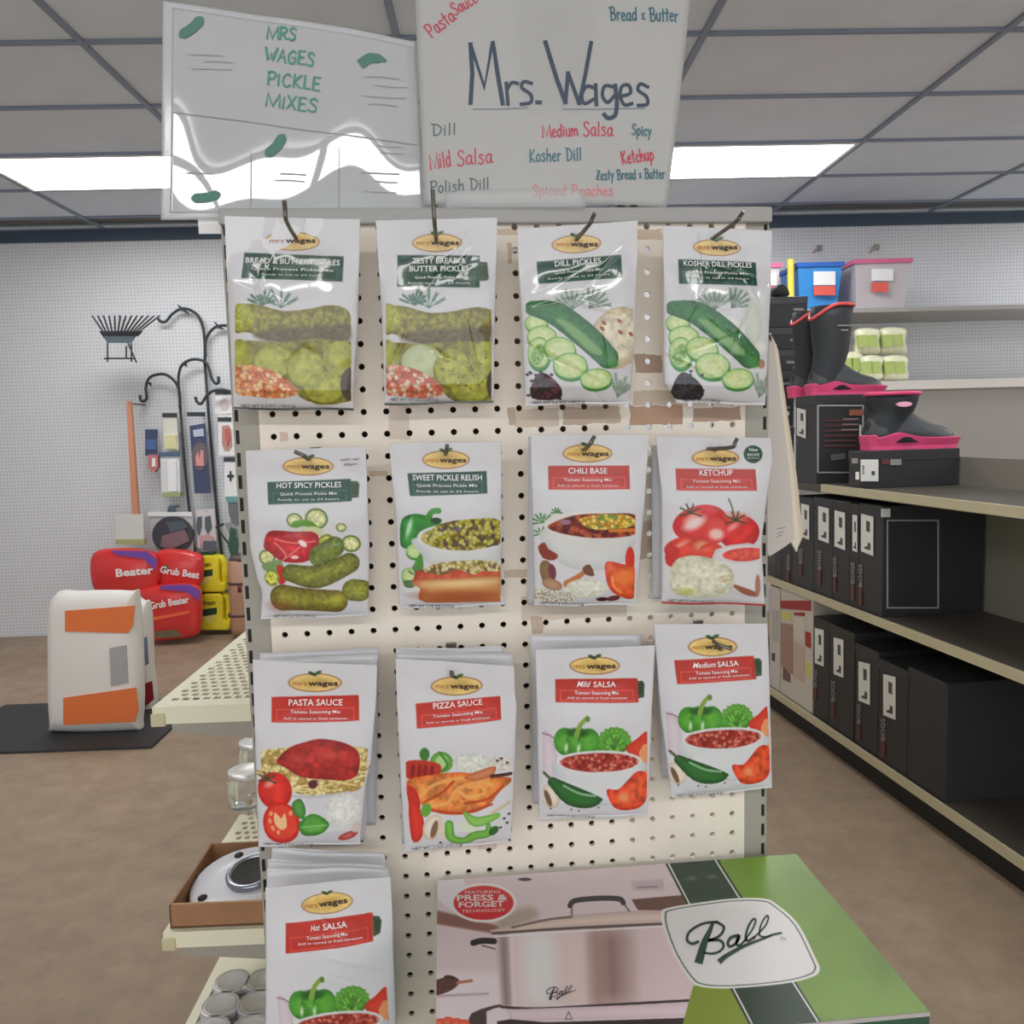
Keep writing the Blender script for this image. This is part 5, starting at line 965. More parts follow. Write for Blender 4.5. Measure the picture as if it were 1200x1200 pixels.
for a, b in (((154, 402), (154, 424)), ((148, 405), (148, 420)), ((126, 402), (126, 424)), ((122, 420), (157, 420)), ((150, 402), (160, 425))): MB().tube([wpt(*a, 5.6), wpt(*b, 5.6)], .006, 6).make('cage_wire', IRON, bf)
MB().tube([wpt(140, 370, 5.55), wpt(140, 372, 6.05)], .006, 6).make('hanger', IRON, bf)
# goods on the wall
def card(name, label, cat, D, parts, grp='blister packs on the back wall'):
    x0 = min(p[0] for q in parts for p in q[1]); y1 = max(p[1] for q in parts for p in q[1]); x1 = max(p[0] for q in parts for p in q[1])
    o = empty(name, wpt((x0 + x1) / 2, y1, D), label, cat, grp)
    for nm, poly, m, dd, th in parts: plate(nm, poly, D - dd, th, m, o)
    plate('wall_peg', rect((x0 + x1) / 2 - 1, min(p[1] for q in parts for p in q[1]) + 2, (x0 + x1) / 2 + 1, min(p[1] for q in parts for p in q[1]) + 4), D, D1 - D - .01, ZINC, o)
M_ = lambda n, c, r=.5, **k: mat(n, c, r, **k)
NAVY = M_('pack_navy', (62, 72, 100)); PALE = M_('pack_pale', (198, 200, 190)); BLUE = M_('pack_blue', (70, 96, 140)); PKR = M_('pack_red', (176, 108, 110)); WH2 = M_('pack_white', (214, 216, 220)); DKG = M_('pack_dark', (52, 58, 62)); TEA = M_('pack_teal', (96, 148, 148)); OLV = M_('pack_olive', (150, 158, 112)); GB = M_('pack_glove', (80, 92, 100))
card('brush_pack', 'blue and red tube-shaped blister pack hanging on the back wall, leftmost', 'tool', 5.95, [('blue_card', rect(170, 503, 183, 534), NAVY, 0, .02), ('band', rect(171, 515, 183, 527), BLUE, .004, .006), ('red_tube', [(174, 533), (185, 533), (185, 548), (181, 553), (177, 552), (174, 547)], PKR, .02, .04), ('window', rect(178, 537, 182, 547), WH2, .026, .01)])
card('seed_block_pack', 'pale yellow clear pack with a black header on the back wall', 'food pack', 5.95, [('header', rect(190, 484, 207, 489), DKG, .005, .01), ('pouch', [(191, 489), (207, 489), (209, 528), (192, 528)], PALE, 0, .03), ('contents', [(193, 510), (206, 510), (207, 526), (194, 526)], M_('pack_yellow', (200, 196, 150)), .012, .03)])
card('feeder_tray_pack', 'white plastic feeder part under a dark blue header on the back wall', 'feeder part', 5.93, [('header', rect(186, 530, 210, 535), M_('hdr_blue', (72, 96, 118)), .01, .012), ('outer_sleeve', [(188, 535), (210, 535), (211, 578), (189, 579)], M_('pack_grey_white', (198, 202, 206)), 0, .03), ('inner_tube', [(196, 540), (206, 540), (207, 576), (197, 576)], WH2, .02, .05), ('olive_base', [(190, 577), (211, 577), (211, 582), (190, 582)], OLV, .03, .07)])
card('glove_card', 'tall navy card with a round window showing a pink hand, on the back wall', 'gloves', 5.94, [('header', rect(219, 483, 240, 488), DKG, .005, .01), ('navy_card', [(222, 499), (240, 496), (246, 578), (228, 578)], NAVY, 0, .012), ('window', [(x, y) for x, y in [(234 + 9.5 * math.cos(t / 12 * 6.283), 535 + 17 * math.sin(t / 12 * 6.283)) for t in range(12)]], M_('win_dark', (100, 92, 98)), .006, .01), ('pink_hand', [(230, 546), (229, 536), (232, 528), (234, 538), (235, 527), (238, 528), (239, 546)], M_('pink', (200, 140, 142)), .012, .02), ('white_print', [(226, 504), (238, 502), (239, 511), (227, 512)], M_('print', (170, 176, 196)), .006, .003)])
card('round_label_pack', 'small white pack with a pale round emblem, top right of the back wall goods', 'pack', 5.93, [('header', rect(252, 457, 271, 462), DKG, .005, .01), ('white_card', rect(252, 462, 272, 485), WH2, 0, .02), ('emblem', [(262.5 + 5.5 * math.cos(t / 14 * 6.283), 474 + 6.5 * math.sin(t / 14 * 6.283)) for t in range(14)], M_('pale_rose', (196, 182, 182)), .006, .01)])
card('berry_card', 'white card with reddish speckled oval picture on the back wall', 'pack', 5.93, [('header', rect(255, 489, 271, 494), DKG, .005, .01), ('white_card', rect(256, 486, 275, 534), WH2, 0, .02), ('picture', [(260, 499), (268, 498), (271, 504), (272, 522), (268, 528), (263, 528), (260, 520)], M_('berry', (172, 132, 122)), .006, .01), ('red_spots', [(263, 503), (268, 502), (270, 512), (266, 524), (264, 514)], M_('berry_red', (178, 96, 92)), .012, .01)])
card('trowel_card', 'white card with black cross print and teal foot on the back wall', 'tool', 5.93, [('header', rect(262, 536, 276, 541), DKG, .005, .01), ('white_card', rect(263, 541, 279, 582), WH2, 0, .02), ('cross_print', [(269, 552), (271, 552), (271, 556), (274, 557), (274, 559), (271, 560), (271, 564), (269, 564), (269, 560), (266, 559), (266, 557), (269, 556)], DKG, .006, .004), ('teal_foot', [(264, 582), (280, 582), (279, 589), (266, 589)], TEA, .012, .03), ('cutter', [(267, 589), (277, 589), (280, 600), (281, 612), (277, 616), (271, 612), (268, 600)], M_('cutter', (104, 108, 110)), .006, .03)])
card('hose_reel_pack', 'round dark hose coil in a clear hanger pack low on the back wall', 'hose', 5.9, [('hanger_bar', rect(173, 600, 224, 605), WH2, .01, .02), ('hook_tab', [(196, 600), (197, 594), (200, 592), (204, 594), (205, 600)], M_('tab', (76, 92, 106)), .012, .02), ('clear_wrap', rect(175, 605, 226, 648), M_('wrap', (176, 176, 178)), 0, .02), ('dark_coil', [(202 + 24 * math.cos(t / 18 * 6.283), 627 + 22 * math.sin(t / 18 * 6.283)) for t in range(18)], M_('coil', (62, 62, 70)), .02, .04), ('rose_print', [(190, 628), (216, 620), (222, 634), (200, 644), (188, 640)], M_('coil_rose', (120, 96, 104)), .03, .02), ('slate_print', [(194, 612), (214, 610), (220, 618), (200, 624)], M_('coil_slate', (80, 88, 98)), .03, .02)])
for a in range(6): pass
card('glove_pack', 'clear pack with a pair of grey and pink garden gloves low on the back wall', 'gloves', 5.92, [('clear_wrap', [(229, 598), (251, 596), (254, 642), (232, 642)], M_('wrap2', (196, 190, 192)), 0, .02), ('glove', [(231, 606), (236, 605), (236, 618), (233, 628), (230, 620)], GB, .01, .03), ('glove', [(240, 606), (246, 604), (248, 618), (243, 626), (240, 618)], GB, .01, .03), ('pink_cuff', [(234, 628), (244, 626), (250, 630), (250, 638), (234, 640)], M_('cuff', (186, 146, 150)), .01, .03), ('dark_label', rect(238, 634, 253, 645), M_('lbl', (84, 92, 104)), .016, .01)])
card('plant_tool', 'dark green handled garden tool standing against the back wall, beside the tan tub', 'tool', 5.9, [('blade', [(264, 615), (270, 612), (276, 618), (278, 630), (272, 634)], M_('blade', (134, 140, 140)), .004, .02), ('green_grip', [(270, 618), (276, 620), (278, 640), (276, 655), (271, 655), (267, 640)], M_('grip', (52, 88, 70)), .01, .04), ('thin_wire', [(252, 617), (262, 613), (263, 615), (255, 619), (268, 636), (267, 638)], IRON, .005, .008)])
card('long_handle_tool', 'reddish brown wooden tool handle at the left photo edge, against the wall', 'tool', 5.8, [('handle', [(148, 470), (153, 470), (163, 617), (155, 617)], M_('wood', (186, 128, 102)), 0, .03), ('clear_blade_pack', rect(135, 603, 168, 634), M_('wrap3', (192, 192, 190)), .04, .02), ('olive_strip', rect(135, 632, 169, 638), OLV, .06, .05)])
# tan tub
def solid_px(name, rings, D, dep, m, parent=None, **k):
    """rounded upright body from (y, x_left, x_right) rows in photo pixels"""
    R_ = []
    for y, xa, xb in rings:
        a = wpt(xa, y, D); b = wpt(xb, y, D); c = (a + b) / 2; h = np.linalg.norm(b - a) / 2
        R_.append([c + RR * h * np.sign(math.cos(t)) * abs(math.cos(t)) ** .6 + RD * dep * np.sign(math.sin(t)) * abs(math.sin(t)) ** .6 for t in [2 * math.pi * i / 24 for i in range(24)]])
    return MB().loft(R_).make(name, m, parent, smooth=True, **k)
tb_ = empty('tan_tub', wpt(281, 740, 5.82) * [1, 1, 0], 'tall tan drum with dark bands, on the floor by the back wall', 'tub')
solid_px('body', [(655, 270, 295), (700, 271, 296), (734, 273, 296), (741, 275, 294)], 5.82, .1, M_('tub_tan', (160, 122, 100)), tb_)
for y in (680, 717): solid_px('band', [(y, 269.5, 296.5), (y + 3, 269.7, 296.7)], 5.82, .102, M_('tub_band', (84, 66, 66)), tb_)
solid_px('dark_spot', [(686, 278.5, 283.5), (694, 278.5, 283.5)], 5.725, .008, M_('tub_spot', (96, 48, 46)), tb_); solid_px('lid', [(650, 272, 293), (656, 270, 296)], 5.82, .1, M_('tub_lid', (88, 78, 76)), tb_)
# yellow jugs
YEL = M_('jug_yellow', (226, 204, 48), .35); DGR = M_('jug_cap', (40, 70, 42))
def jug(x0, y0, x1, y1, D, label):
    w_ = x1 - x0; h = y1 - y0; o = empty('yellow_jug', wpt((x0 + x1) / 2, y1, D), label, 'jug', 'yellow jugs by the back wall')
    def U(u, v): return (x0 + u * w_, y0 + v * h)
    out = [U(*p) for p in ((.02, .1), (.1, .03), (.55, .02), (.8, .04), (.95, .15), (1, .4), (.99, .9), (.92, 1), (.06, 1), (0, .9))]; hole = [U(*p) for p in ((.78, .26), (.84, .24), (.9, .3), (.91, .62), (.86, .72), (.78, .66))]
    # side wall with real grip opening: left mass + handle loop
    plate('body', [U(*p) for p in ((.02, .1), (.1, .03), (.62, .02), (.74, .1), (.76, .7), (.84, .78), (.99, .7), (.99, .9), (.92, 1), (.06, 1), (0, .9))], D, .12, YEL, o, bevel=.012)
    MB().tube([wpt(*U(*p), D + .06) for p in ((.68, .06), (.85, .08), (.95, .2), (.96, .5), (.95, .76))], .026, 10).make('grip', YEL, o, smooth=True)
    plate('cap', [U(*p) for p in ((.05, -.03), (.55, -.05), (.56, .02), (.06, .04))], D + .02, .08, DGR, o); plate('label_panel', [U(*p) for p in ((.06, .42), (.52, .38), (.54, .62), (.3, .82), (.12, .72))], D - .002, .004, M_('jug_label', (222, 214, 120)), o)
    plate('dark_band', [U(*p) for p in ((.06, .44), (.54, .38), (.54, .56), (.08, .62))], D - .004, .004, DGR, o)
    t = MB(); V, Fc = text2d('Preen', U(.08, .33), U(.5, .30), h * .12, .02); t.add([wpt(a, b, D - .003) for a, b in V], Fc); t.make('lettering', DGR, o)
jug(230, 650, 265, 694, 5.88, 'upper yellow jug with grip hole, stacked on another jug'); jug(235, 695, 270, 739, 5.88, 'lower yellow jug with grip hole, on the floor by the back wall')
# red bags
RB = mat('bag_red', (200, 52, 52), .3, coat=.4, bump=.5, bscale=14); PU = mat('bag_purple', (112, 72, 158), .3, coat=.4); BWT = M_('bag_text', (235, 225, 225)); BOR = M_('bag_orange', (222, 98, 62)); BGR = M_('bag_olive', (96, 92, 66))
def bag(pts, D, dep, label, texts, strips, name='red_bag', m=None, grp='red bags by the back wall', cat='bag'):
    P3 = [wpt(a, b, D) for a, b in sm(pts, 4, True)]; c = sum(P3) / len(P3); n = len(P3); rings = []
    for s_, q in ((.80, -.42), (.93, -.30), (.985, -.14), (1, 0), (.97, .2), (.8, .4)): rings.append([c + (p - c) * s_ + RD * dep * q for p in P3])
    x = [p[0] for p in pts]; y = [p[1] for p in pts]; o = empty(name, wpt((min(x) + max(x)) / 2, max(y), D), label, cat, grp)
    MB().loft(rings).make('sack', m or RB, o, smooth=True); Dn = D - dep * .42 - .004
    for nm, poly, mm in strips: plate(nm, poly, Dn - .001, .006, mm, o)
    t = MB()
    for s_, a, b, h in texts: V, Fc = text2d(s_, a, b, h, .03); t.add([wpt(p, q, Dn - .004) for p, q in V], Fc)
    if texts: t.make('lettering', BWT, o)
bag([(186, 645), (215, 644), (236, 650), (239, 662), (234, 688), (205, 691), (180, 688), (180, 665)], 5.8, .12, 'upper right red pest-bait sack, partly behind the yellow jug', [('Grub Beat', (187, 671), (233, 678), 8)], [('dark_oval', [(190, 668), (194, 662), (198, 664), (198, 668)], BGR)])
bag([(110, 648), (140, 642), (175, 645), (185, 655), (184, 688), (160, 697), (120, 696), (108, 680)], 5.72, .14, 'upper left red sack with purple corner, cut by the photo edge', [('Beater', (136, 676), (180, 672), 9)], [('purple_corner', [(130, 645), (172, 646), (184, 656), (182, 668), (168, 655), (135, 650)], PU)])
bag([(165, 690), (190, 685), (225, 684), (236, 694), (236, 730), (231, 744), (205, 749), (182, 750), (175, 735), (172, 705)], 5.7, .18, 'lower red sack with a purple top stripe standing on the floor', [('Grub Beater', (176, 714), (222, 706), 8)], [('purple_stripe', [(190, 686), (222, 685), (234, 692), (233, 704), (220, 694), (186, 690)], PU), ('orange_band', [(176, 724), (222, 716), (221, 719), (176, 728)], BOR), ('olive_patch', [(181, 740), (206, 738), (214, 746), (182, 748)], BGR)])
bag([(112, 696), (140, 692), (164, 694), (168, 710), (168, 748), (140, 752), (116, 750), (108, 725)], 5.76, .16, 'lower left red sack, mostly hidden behind the white feed sacks', [], [('purple_stripe', [(120, 696), (160, 695), (162, 704), (122, 705)], PU)])
# feed bags at left edge
FW = mat('feed_white', (205, 202, 198), .4, bump=.3, bscale=10); FO = M_('feed_orange', (206, 108, 58), .4); FR = M_('feed_red', (150, 44, 44), .4)
bag([(62, 700), (100, 692), (155, 692), (163, 698), (168, 780), (167, 846), (158, 855), (70, 856), (60, 846), (58, 780)], 3.95, .16, 'white feed sack with an orange base at the left photo edge', [], [('orange_base', [(74, 818), (159, 806), (162, 832), (158, 846), (74, 850)], FO), ('orange_top', [(76, 716), (158, 710), (155, 734), (150, 742), (76, 740)], FO), ('grey_figure', [(128, 760), (148, 756), (150, 800), (130, 804)], M_('feed_grey', (150, 150, 152)))], 'feed_sack', FW, 'feed sacks at the left edge')
bag([(150, 706), (170, 704), (175, 710), (178, 780), (183, 822), (181, 838), (160, 841), (150, 838)], 4.3, .16, 'narrow white feed sack with a dark red base, right of the other sack', [], [('red_base', [(168, 802), (178, 798), (180, 820), (170, 828)], FR), ('blue_mark', [(168, 748), (172, 746), (174, 778), (170, 780)], M_('feed_blue', (112, 124, 150)))], 'feed_sack', FW, 'feed sacks at the left edge')
fb = room(pd(182, 862, 3.75)); 
MB().box((fb[0] - 1.1, 3.7, 0), (fb[0], 4.4, .012), r2w).make('low_platform', mat('kick_black', (44, 44, 46), .6), label='low black platform under the feed sacks at the left edge', cat='platform')
# ================================================================ RIGHT AISLE SHELVING
P0 = pz(1050, 905, .12)
def sxy(a, b, c): q = P0 * [1, 1, 0] + SD * a + SR * b; return np.array([q[0], q[1], c])
def fx(px, py):   # pixel -> (a, z) on the front plane of the shelving
    d = ray(px, py); t = (P0 - CAM).dot(SR) / d.dot(SR); p = CAM + d * t; return (p - P0).dot(SD), p[2]
def nf(px, py, a):  # pixel -> (b, z) on the plane facing us at distance a
    d = ray(px, py); t = (P0 + SD * a - CAM).dot(SD) / d.dot(SD); p = CAM + d * t; return (p - P0).dot(SR), p[2]
zs = [.12, fx(1048, 731)[1], fx(1048, 578)[1]]
sh = empty('aisle_shelving', sxy(1.2, .25, 0), 'black and cream store shelving on the right, loaded with black shoe boxes', 'shelving')
for z, a0 in zip(zs, (-1.6, -1.6, -1.6)):
    MB().box((a0, .0, z - .035), (2.1, .45, z), sxy).make('shelf_board', mat('shelf_dark', (70, 66, 60), .5), sh)
    MB().box((a0, -.012, z - .03), (2.1 if z < 1 else .55, .0, z + .004), sxy).make('shelf_lip', mat('shelf_lip', (176, 168, 142), .4), sh)
MB().box((-1.6, .02, 0), (2.1, .44, .084), sxy).make('kick_base', BLK, sh)
MB().box((-1.6, .45, 0), (1.3, .48, 1.3), sxy).make('back_panel', mat('shelf_back', (120, 116, 108), .6), sh)
MB().box((2.1, -.01, 0), (2.14, .46, 1.1), sxy).make('end_panel', mat('shelf_end', (150, 146, 140), .6), sh)
BOXM = mat('shoebox_black', (46, 46, 48), .45); LABW = M_('box_label', (206, 206, 204)); LABG = M_('label_ink', (70, 70, 72)); MAR = M_('box_maroon', (92, 52, 54)); FRM2 = M_('box_line', (150, 150, 156)); GTX = M_('box_grey_text', (130, 128, 130))
def sbox(px0, px1, z0, ytop, label, labq=None, txt=None, dep=.36, near=None, tick=None, ybase=None, grp='black shoe boxes in the right aisle', extra=None):
    """shoe box whose aisle face spans px0..px1 (photo px); ytop px of its near top corner"""
    ym = {0: 905, 1: 731, 2: 578}[z0]; 
    def a_at(px):  # along-shelf position where the shelf line crosses this column
        lo, hi = -1.5, 6.
        for _ in range(50):
            m_ = (lo + hi) / 2; p = sxy(m_, 0, zs[z0]) - CAM; x = 600 + F * p.dot(RIGHT) / p.dot(FWD)
            if x > px: lo = m_
            else: hi = m_
        return (lo + hi) / 2
    aF, aN = a_at(px0), a_at(px1); d = ray(px1, ytop); t = (P0 - CAM).dot(SR) / d.dot(SR); zt = (CAM + d * t)[2]
    o = empty('shoe_box', sxy((aF + aN) / 2, dep / 2 + .01, zs[z0]), label, 'box', grp)
    MB().box((aN + .002, .008, zs[z0] + .0005), (aF - .002, dep, zt - .035), sxy).make('box_base', BOXM, o, bevel=.002)
    MB().box((aN + .0005, .005, zt - .045), (aF - .0005, dep + .003, zt), sxy).make('box_lid', BOXM, o, bevel=.003)
    def dec(nm, q, m, off=.0):
        t = MB(); P = [fx(*p) for p in q]; t.loft([[sxy(a, b, z) for a, z in P] for b in (.0035 - off, .0055)]); t.make(nm, m, o)
    if labq:
        x0, y0, x1, y1, x2 = labq; q = [(x0, y0), (x1, y0 + (x1 - x0) * .25), (x1, y1 + (x1 - x0) * .4), (x0, y1)]; dec('size_label', q, LABW)
        w_ = x1 - x0; dec('barcode', [(x0 + w_ * .45, y0 + (y1 - y0) * .18), (x0 + w_ * .75, y0 + (y1 - y0) * .22), (x0 + w_ * .75, y0 + (y1 - y0) * .5), (x0 + w_ * .45, y0 + (y1 - y0) * .46)], LABG, .001)
        dec('boot_mark', [(x0 + w_ * .3, y0 + (y1 - y0) * .93), (x0 + w_ * .3, y0 + (y1 - y0) * .88), (x0 + w_ * .55, y0 + (y1 - y0) * .87), (x0 + w_ * .6, y0 + (y1 - y0) * .76), (x0 + w_ * .8, y0 + (y1 - y0) * .8), (x0 + w_ * .78, y0 + (y1 - y0) * .98)], LABG, .001)
    if txt:
        (xa, ya, yb, w_) = txt; t = MB(); V, Fc = text2d('BOGS', (xa + w_, yb), (xa + w_, ya), w_, .02)
        t.loft([[sxy(*q) for q in ()]]) if False else None
        P = [fx(a, b) for a, b in V]; t.add([sxy(a, .004, z) for a, z in P], Fc); t.make('lettering', GTX, o)
        dec('maroon_bar', [(xa, yb + 1), (xa + w_ * .9, yb + 1.5), (xa + w_ * .9, yb + (yb - ya) * .8), (xa, yb + (yb - ya) * .75)], MAR)
    if near: near(o, aN)
    return o, aN, aF, zt
def nq(o, a, nm, q, m, off=.002, base=.0):
    P = [nf(x, y, a - base) for x, y in q]; MB().loft([[sxy(a - base - t, b, z) for b, z in P] for t in (off, 0)]).make(nm, m, o)
def frame_(o, a, x0, y0, x1, y1, m, wd=1.6, base=0, sl=0.):
    for q in (((x0, y0), (x1, y0 + sl), (x1, y0 + wd + sl), (x0, y0 + wd)), ((x0, y1 - wd), (x1, y1 - wd + sl), (x1, y1 + sl), (x0, y1)), ((x0, y0), (x0 + wd, y0), (x0 + wd, y1), (x0, y1)), ((x1 - wd, y0 + sl), (x1, y0 + sl), (x1, y1 + sl), (x1 - wd, y1 + sl))): nq(o, a, 'printed_frame', q, m, .002, base)
# middle shelf
mid_ = [(906, 914, 586, 'far left black shoe box on the middle shelf, half behind the booklets', None, None), (914, 926, 586, 'second black shoe box from the far end of the middle shelf, dull maroon print', None, (921, 650, 668, 3)),
        (926, 951, 584, 'black shoe box on the middle shelf beside the booklets, narrow white label', (938, 590, 947, 629, 0), (935, 643, 660, 4)), (951, 973, 585, 'third black shoe box from the right on the middle shelf', (958, 593, 970, 632, 0), (957, 645, 668, 4)),
        (973, 993, 588, 'second black shoe box from the right on the middle shelf', (977, 598, 989, 640, 0), (975, 653, 676, 4)), (993, 1003.5, 591, 'thin black shoe box between two wider ones on the middle shelf', (998, 603, 1003.3, 645, 0), (996, 659, 684, 4)),
        (1003.5, 1031, 593, 'nearest big black shoe box on the middle shelf, white line frame on its end', (1008, 602, 1022, 646, 0), (1005, 661, 688, 4))]
for k, (x0, x1, yt_, lb, lq, tx) in enumerate(mid_):
    def near(o, a, k=k):
        if k == 6: frame_(o, a, 1039, 609, 1100, 713, FRM2); nq(o, a, 'price_sticker', rect(1032.5, 596, 1043, 606), LABW)
    sbox(x0, x1, 1, yt_, lb, lq, tx, near=near, dep=.44)
# bottom shelf
bot = [(951, 969, 729, 'leftmost black shoe box on the bottom shelf, next to the white cartons', (954, 736, 964, 777, 0), (952, 785, 805, 4)), (969, 998, 742, 'second black shoe box from the left on the bottom shelf', (976, 747, 987, 790, 0), (973, 798, 822, 4)),
       (999, 1026, 764, 'third black shoe box on the bottom shelf, lower than its left neighbour', (1005, 775, 1018, 821, 0), (1003, 825, 848, 4)), (1026, 1060, 786, 'nearest black shoe box on the bottom shelf at the photo edge', (1034, 790, 1048, 838, 0), (1031, 842, 868, 5)), (1060, 1105, 800, 'black shoe box on the bottom shelf just past the photo edge', None, None)]
for x0, x1, yt_, lb, lq, tx in bot: sbox(x0, x1, 0, yt_, lb, lq, tx, dep=.42)
# white cartons on the bottom shelf
CW = M_('carton_white', (186, 180, 174)); CP = M_('carton_picture', (150, 122, 112)); CR = M_('carton_redtop', (150, 50, 48)); CY = M_('carton_yellow', (190, 186, 110)); 
def carton(px0, px1, ytop, ybot_off, label, decs, dep=.3, z0=0):
    def a_at(px):
        lo, hi = -1.5, 9.
        for _ in range(50):
            m_ = (lo + hi) / 2; p = sxy(m_, 0, zs[z0]) - CAM; x = 600 + F * p.dot(RIGHT) / p.dot(FWD)
            if x > px: lo = m_
            else: hi = m_
        return lo
    aF, aN = a_at(px0), a_at(px1); d = ray(px1, ytop); t = (P0 - CAM).dot(SR) / d.dot(SR); zt = (CAM + d * t)[2]
    o = empty('product_carton', sxy((aF + aN) / 2, dep / 2, zs[z0]), label, 'box', 'white cartons on the bottom shelf')
    MB().box((aN + .002, .01, zs[z0] + .0005), (aF - .002, dep, zt), sxy).make('carton_body', CW, o, bevel=.002)
    for nm, q, m in decs:
        P = [fx(*p) for p in q]; MB().loft([[sxy(a, b, z) for a, z in P] for b in (.006, .0105)]).make(nm, m, o)
carton(912, 949.5, 703, 0, 'large white carton with a red top and product photos on the bottom shelf', [('red_top', [(913, 704), (948, 704), (948, 716), (913, 713)], CR), ('yellow_print', [(914, 716), (925, 718), (925, 728), (914, 724)], CY), ('photo', [(914, 730), (927, 732), (927, 790), (914, 780)], CP), ('photo', [(928, 750), (941, 758), (940, 800), (928, 792)], M_('carton_pic2', (178, 160, 150))), ('photo', [(929, 722), (941, 724), (941, 750), (929, 746)], M_('carton_pic3', (192, 186, 178))), ('red_strip', [(929, 718), (941, 718), (941, 722), (929, 721)], CR), ('dark_photo', [(916, 782), (924, 790), (924, 800), (916, 796)], M_('carton_pic4', (110, 84, 80))), ('caption', [(942, 740), (948, 742), (948, 760), (942, 757)], CR), ('caption', [(942, 775), (948, 779), (948, 795), (942, 790)], CY)], .3)
carton(899, 911.5, 690, 0, 'pale carton at the far end of the bottom shelf, behind the booklets', [('dark_dot', [(903, 765), (906, 766), (906, 775), (903, 774)], LABG), ('pattern', [(903, 715), (910, 716), (910, 752), (903, 750)], M_('carton_pat', (166, 162, 158)))], .3)
# top shelf
def near_up(o, a):
    frame_(o, a, 957.5, 474.5, 1012, 554.5, FRM2)
    for k in range(6): nq(o, a, 'maroon_line', rect(966, 492 + k * 6, 1003, 493.6 + k * 6), MAR)
    for k in range(3): nq(o, a, 'grey_text', rect(988 - k, 490.5 + k * 6.2, 1006, 491.6 + k * 6.2), GTX)
    nq(o, a, 'orange_patch', rect(995, 480, 1012, 487), M_('box_orange', (130, 80, 62))); nq(o, a, 'tag', rect(1007, 498, 1009, 513), LABW); nq(o, a, 'logo_patch', [(973, 533), (990, 531), (991, 538), (974, 540)], M_('box_logo', (86, 86, 92)))
o1, aN1, aF1, zt1 = sbox(930, 955, 2, 463, 'large black boot box on the top shelf, the tall boots stand on it', (933, 478, 943, 510, 0), None, dep=.44, near=near_up)
nq_ = None
o2, aN2, aF2, zt2 = sbox(992, 1006.5, 2, 529, 'low black box in front on the top shelf, under the near boot', None, None, dep=.44, near=lambda o, a: (nq(o, a, 'size_label', rect(1008.5, 538.5, 1029, 564), LABW), nq(o, a, 'barcode', rect(1010, 545, 1012.5, 556), LABG), nq(o, a, 'code_square', rect(1021, 552, 1025, 557), LABG), nq(o, a, 'tag', rect(1002.5, 553, 1006.5, 562), LABW), nq(o, a, 'size_text', rect(998, 537, 1005, 543), GTX), nq(o, a, 'size_text', rect(1043, 538, 1056, 545), GTX), nq(o, a, 'maroon_line', rect(1033, 538, 1042, 544), MAR)))
# boots
NEO = mat('boot_black', (40, 44, 48), .55, bump=.1, bscale=200); RUB = mat('boot_rubber', (62, 66, 70), .4); PINK = mat('boot_pink', (206, 72, 118), .45); CORAL = M_('boot_coral', (205, 84, 84))
def boot(a, b, z, label, H=.36, s=1., lean=0., edge=None, yaw=0.):
    """boot with toe pointing along the shelf depth (to the right in the photo)"""
    o = empty('rubber_boot', sxy(a, b, z), label, 'boot', 'display boots on the right shelf'); cy, sy = math.cos(yaw), math.sin(yaw)
    def f(x, y, zz): x += lean * zz; return sxy(a + (y * cy + x * sy) * s, b + (x * cy - y * sy) * s, z + zz * s)
    def q_(z_): return z_ if z_ < .1 else .1 + (z_ - .1) * (H - .1) / .26
    def ring(zz, cx, rx, ry, n=24): return [f(cx + rx * math.cos(t), ry * math.sin(t), zz) for t in [2 * math.pi * i / n for i in range(n)]]
    MB().loft([ring(.035, -.02, .062, .045), ring(.08, -.018, .068, .048), ring(q_(.12), -.01, .064, .05), ring(q_(.17), 0, .068, .056), ring(q_(.25), 0, .078, .062), ring(q_(.31), 0, .082, .064), ring(H, .002, .083, .065), ring(H - .001, .002, .076, .058), ring(q_(.25), 0, .07, .055)], False).make('shaft', NEO, o, smooth=True)
    def fr(x, hgt, wd, n=20): return [f(x, wd * math.cos(t), .022 + max(0, math.sin(t)) ** .8 * hgt) for t in [2 * math.pi * i / n for i in range(n)]]
    MB().loft([fr(-.085, .03, .02), fr(-.08, .075, .036), fr(-.05, .11, .045), fr(0, .125, .048), fr(.05, .105, .05), fr(.09, .078, .052), fr(.13, .06, .052), fr(.17, .05, .046), fr(.2, .036, .034), fr(.212, .012, .018)]).make('foot', RUB, o, smooth=True)
    out = sm([(-.095, 0), (-.088, .03), (-.04, .045), (.03, .043), (.1, .054), (.17, .05), (.215, .028), (.225, 0), (.215, -.028), (.17, -.05), (.1, -.054), (.03, -.043), (-.04, -.045), (-.088, -.03)], 4, True)
    top = lambda x: .034 + .018 * math.exp(-((x - .0) / .05) ** 2) + (.01 if x < -.07 else 0)
    MB().loft([[f(x, y, 0) for x, y in out], [f(x, y, .012) for x, y in out], [f(x * 1.04, y * 1.16, top(x)) for x, y in out], [f(x * .98, y * 1.02, top(x) + .003) for x, y in out], [f(x * .9, y * .8, .03) for x, y in out]]).make('sole', PINK, o, smooth=False)
    if edge:
        pts = [f(.002 + .085 * math.cos(t), .067 * math.sin(t), H + .002 - (.05 * max(0, -math.cos(t)) ** 2 if edge is CORAL else 0)) for t in [2 * math.pi * i / 28 for i in range(29)]]
        MB().tube(pts, .008, 8).make('collar_trim', edge, o, smooth=True); MB().loft([ring(H - .02, .002, .074, .056), ring(H - .012, .002, .074, .056)]).make('lining', CORAL if edge is CORAL else PINK, o)
    return o, f
bb, _ = nf(968, 455, aN1 + .12)
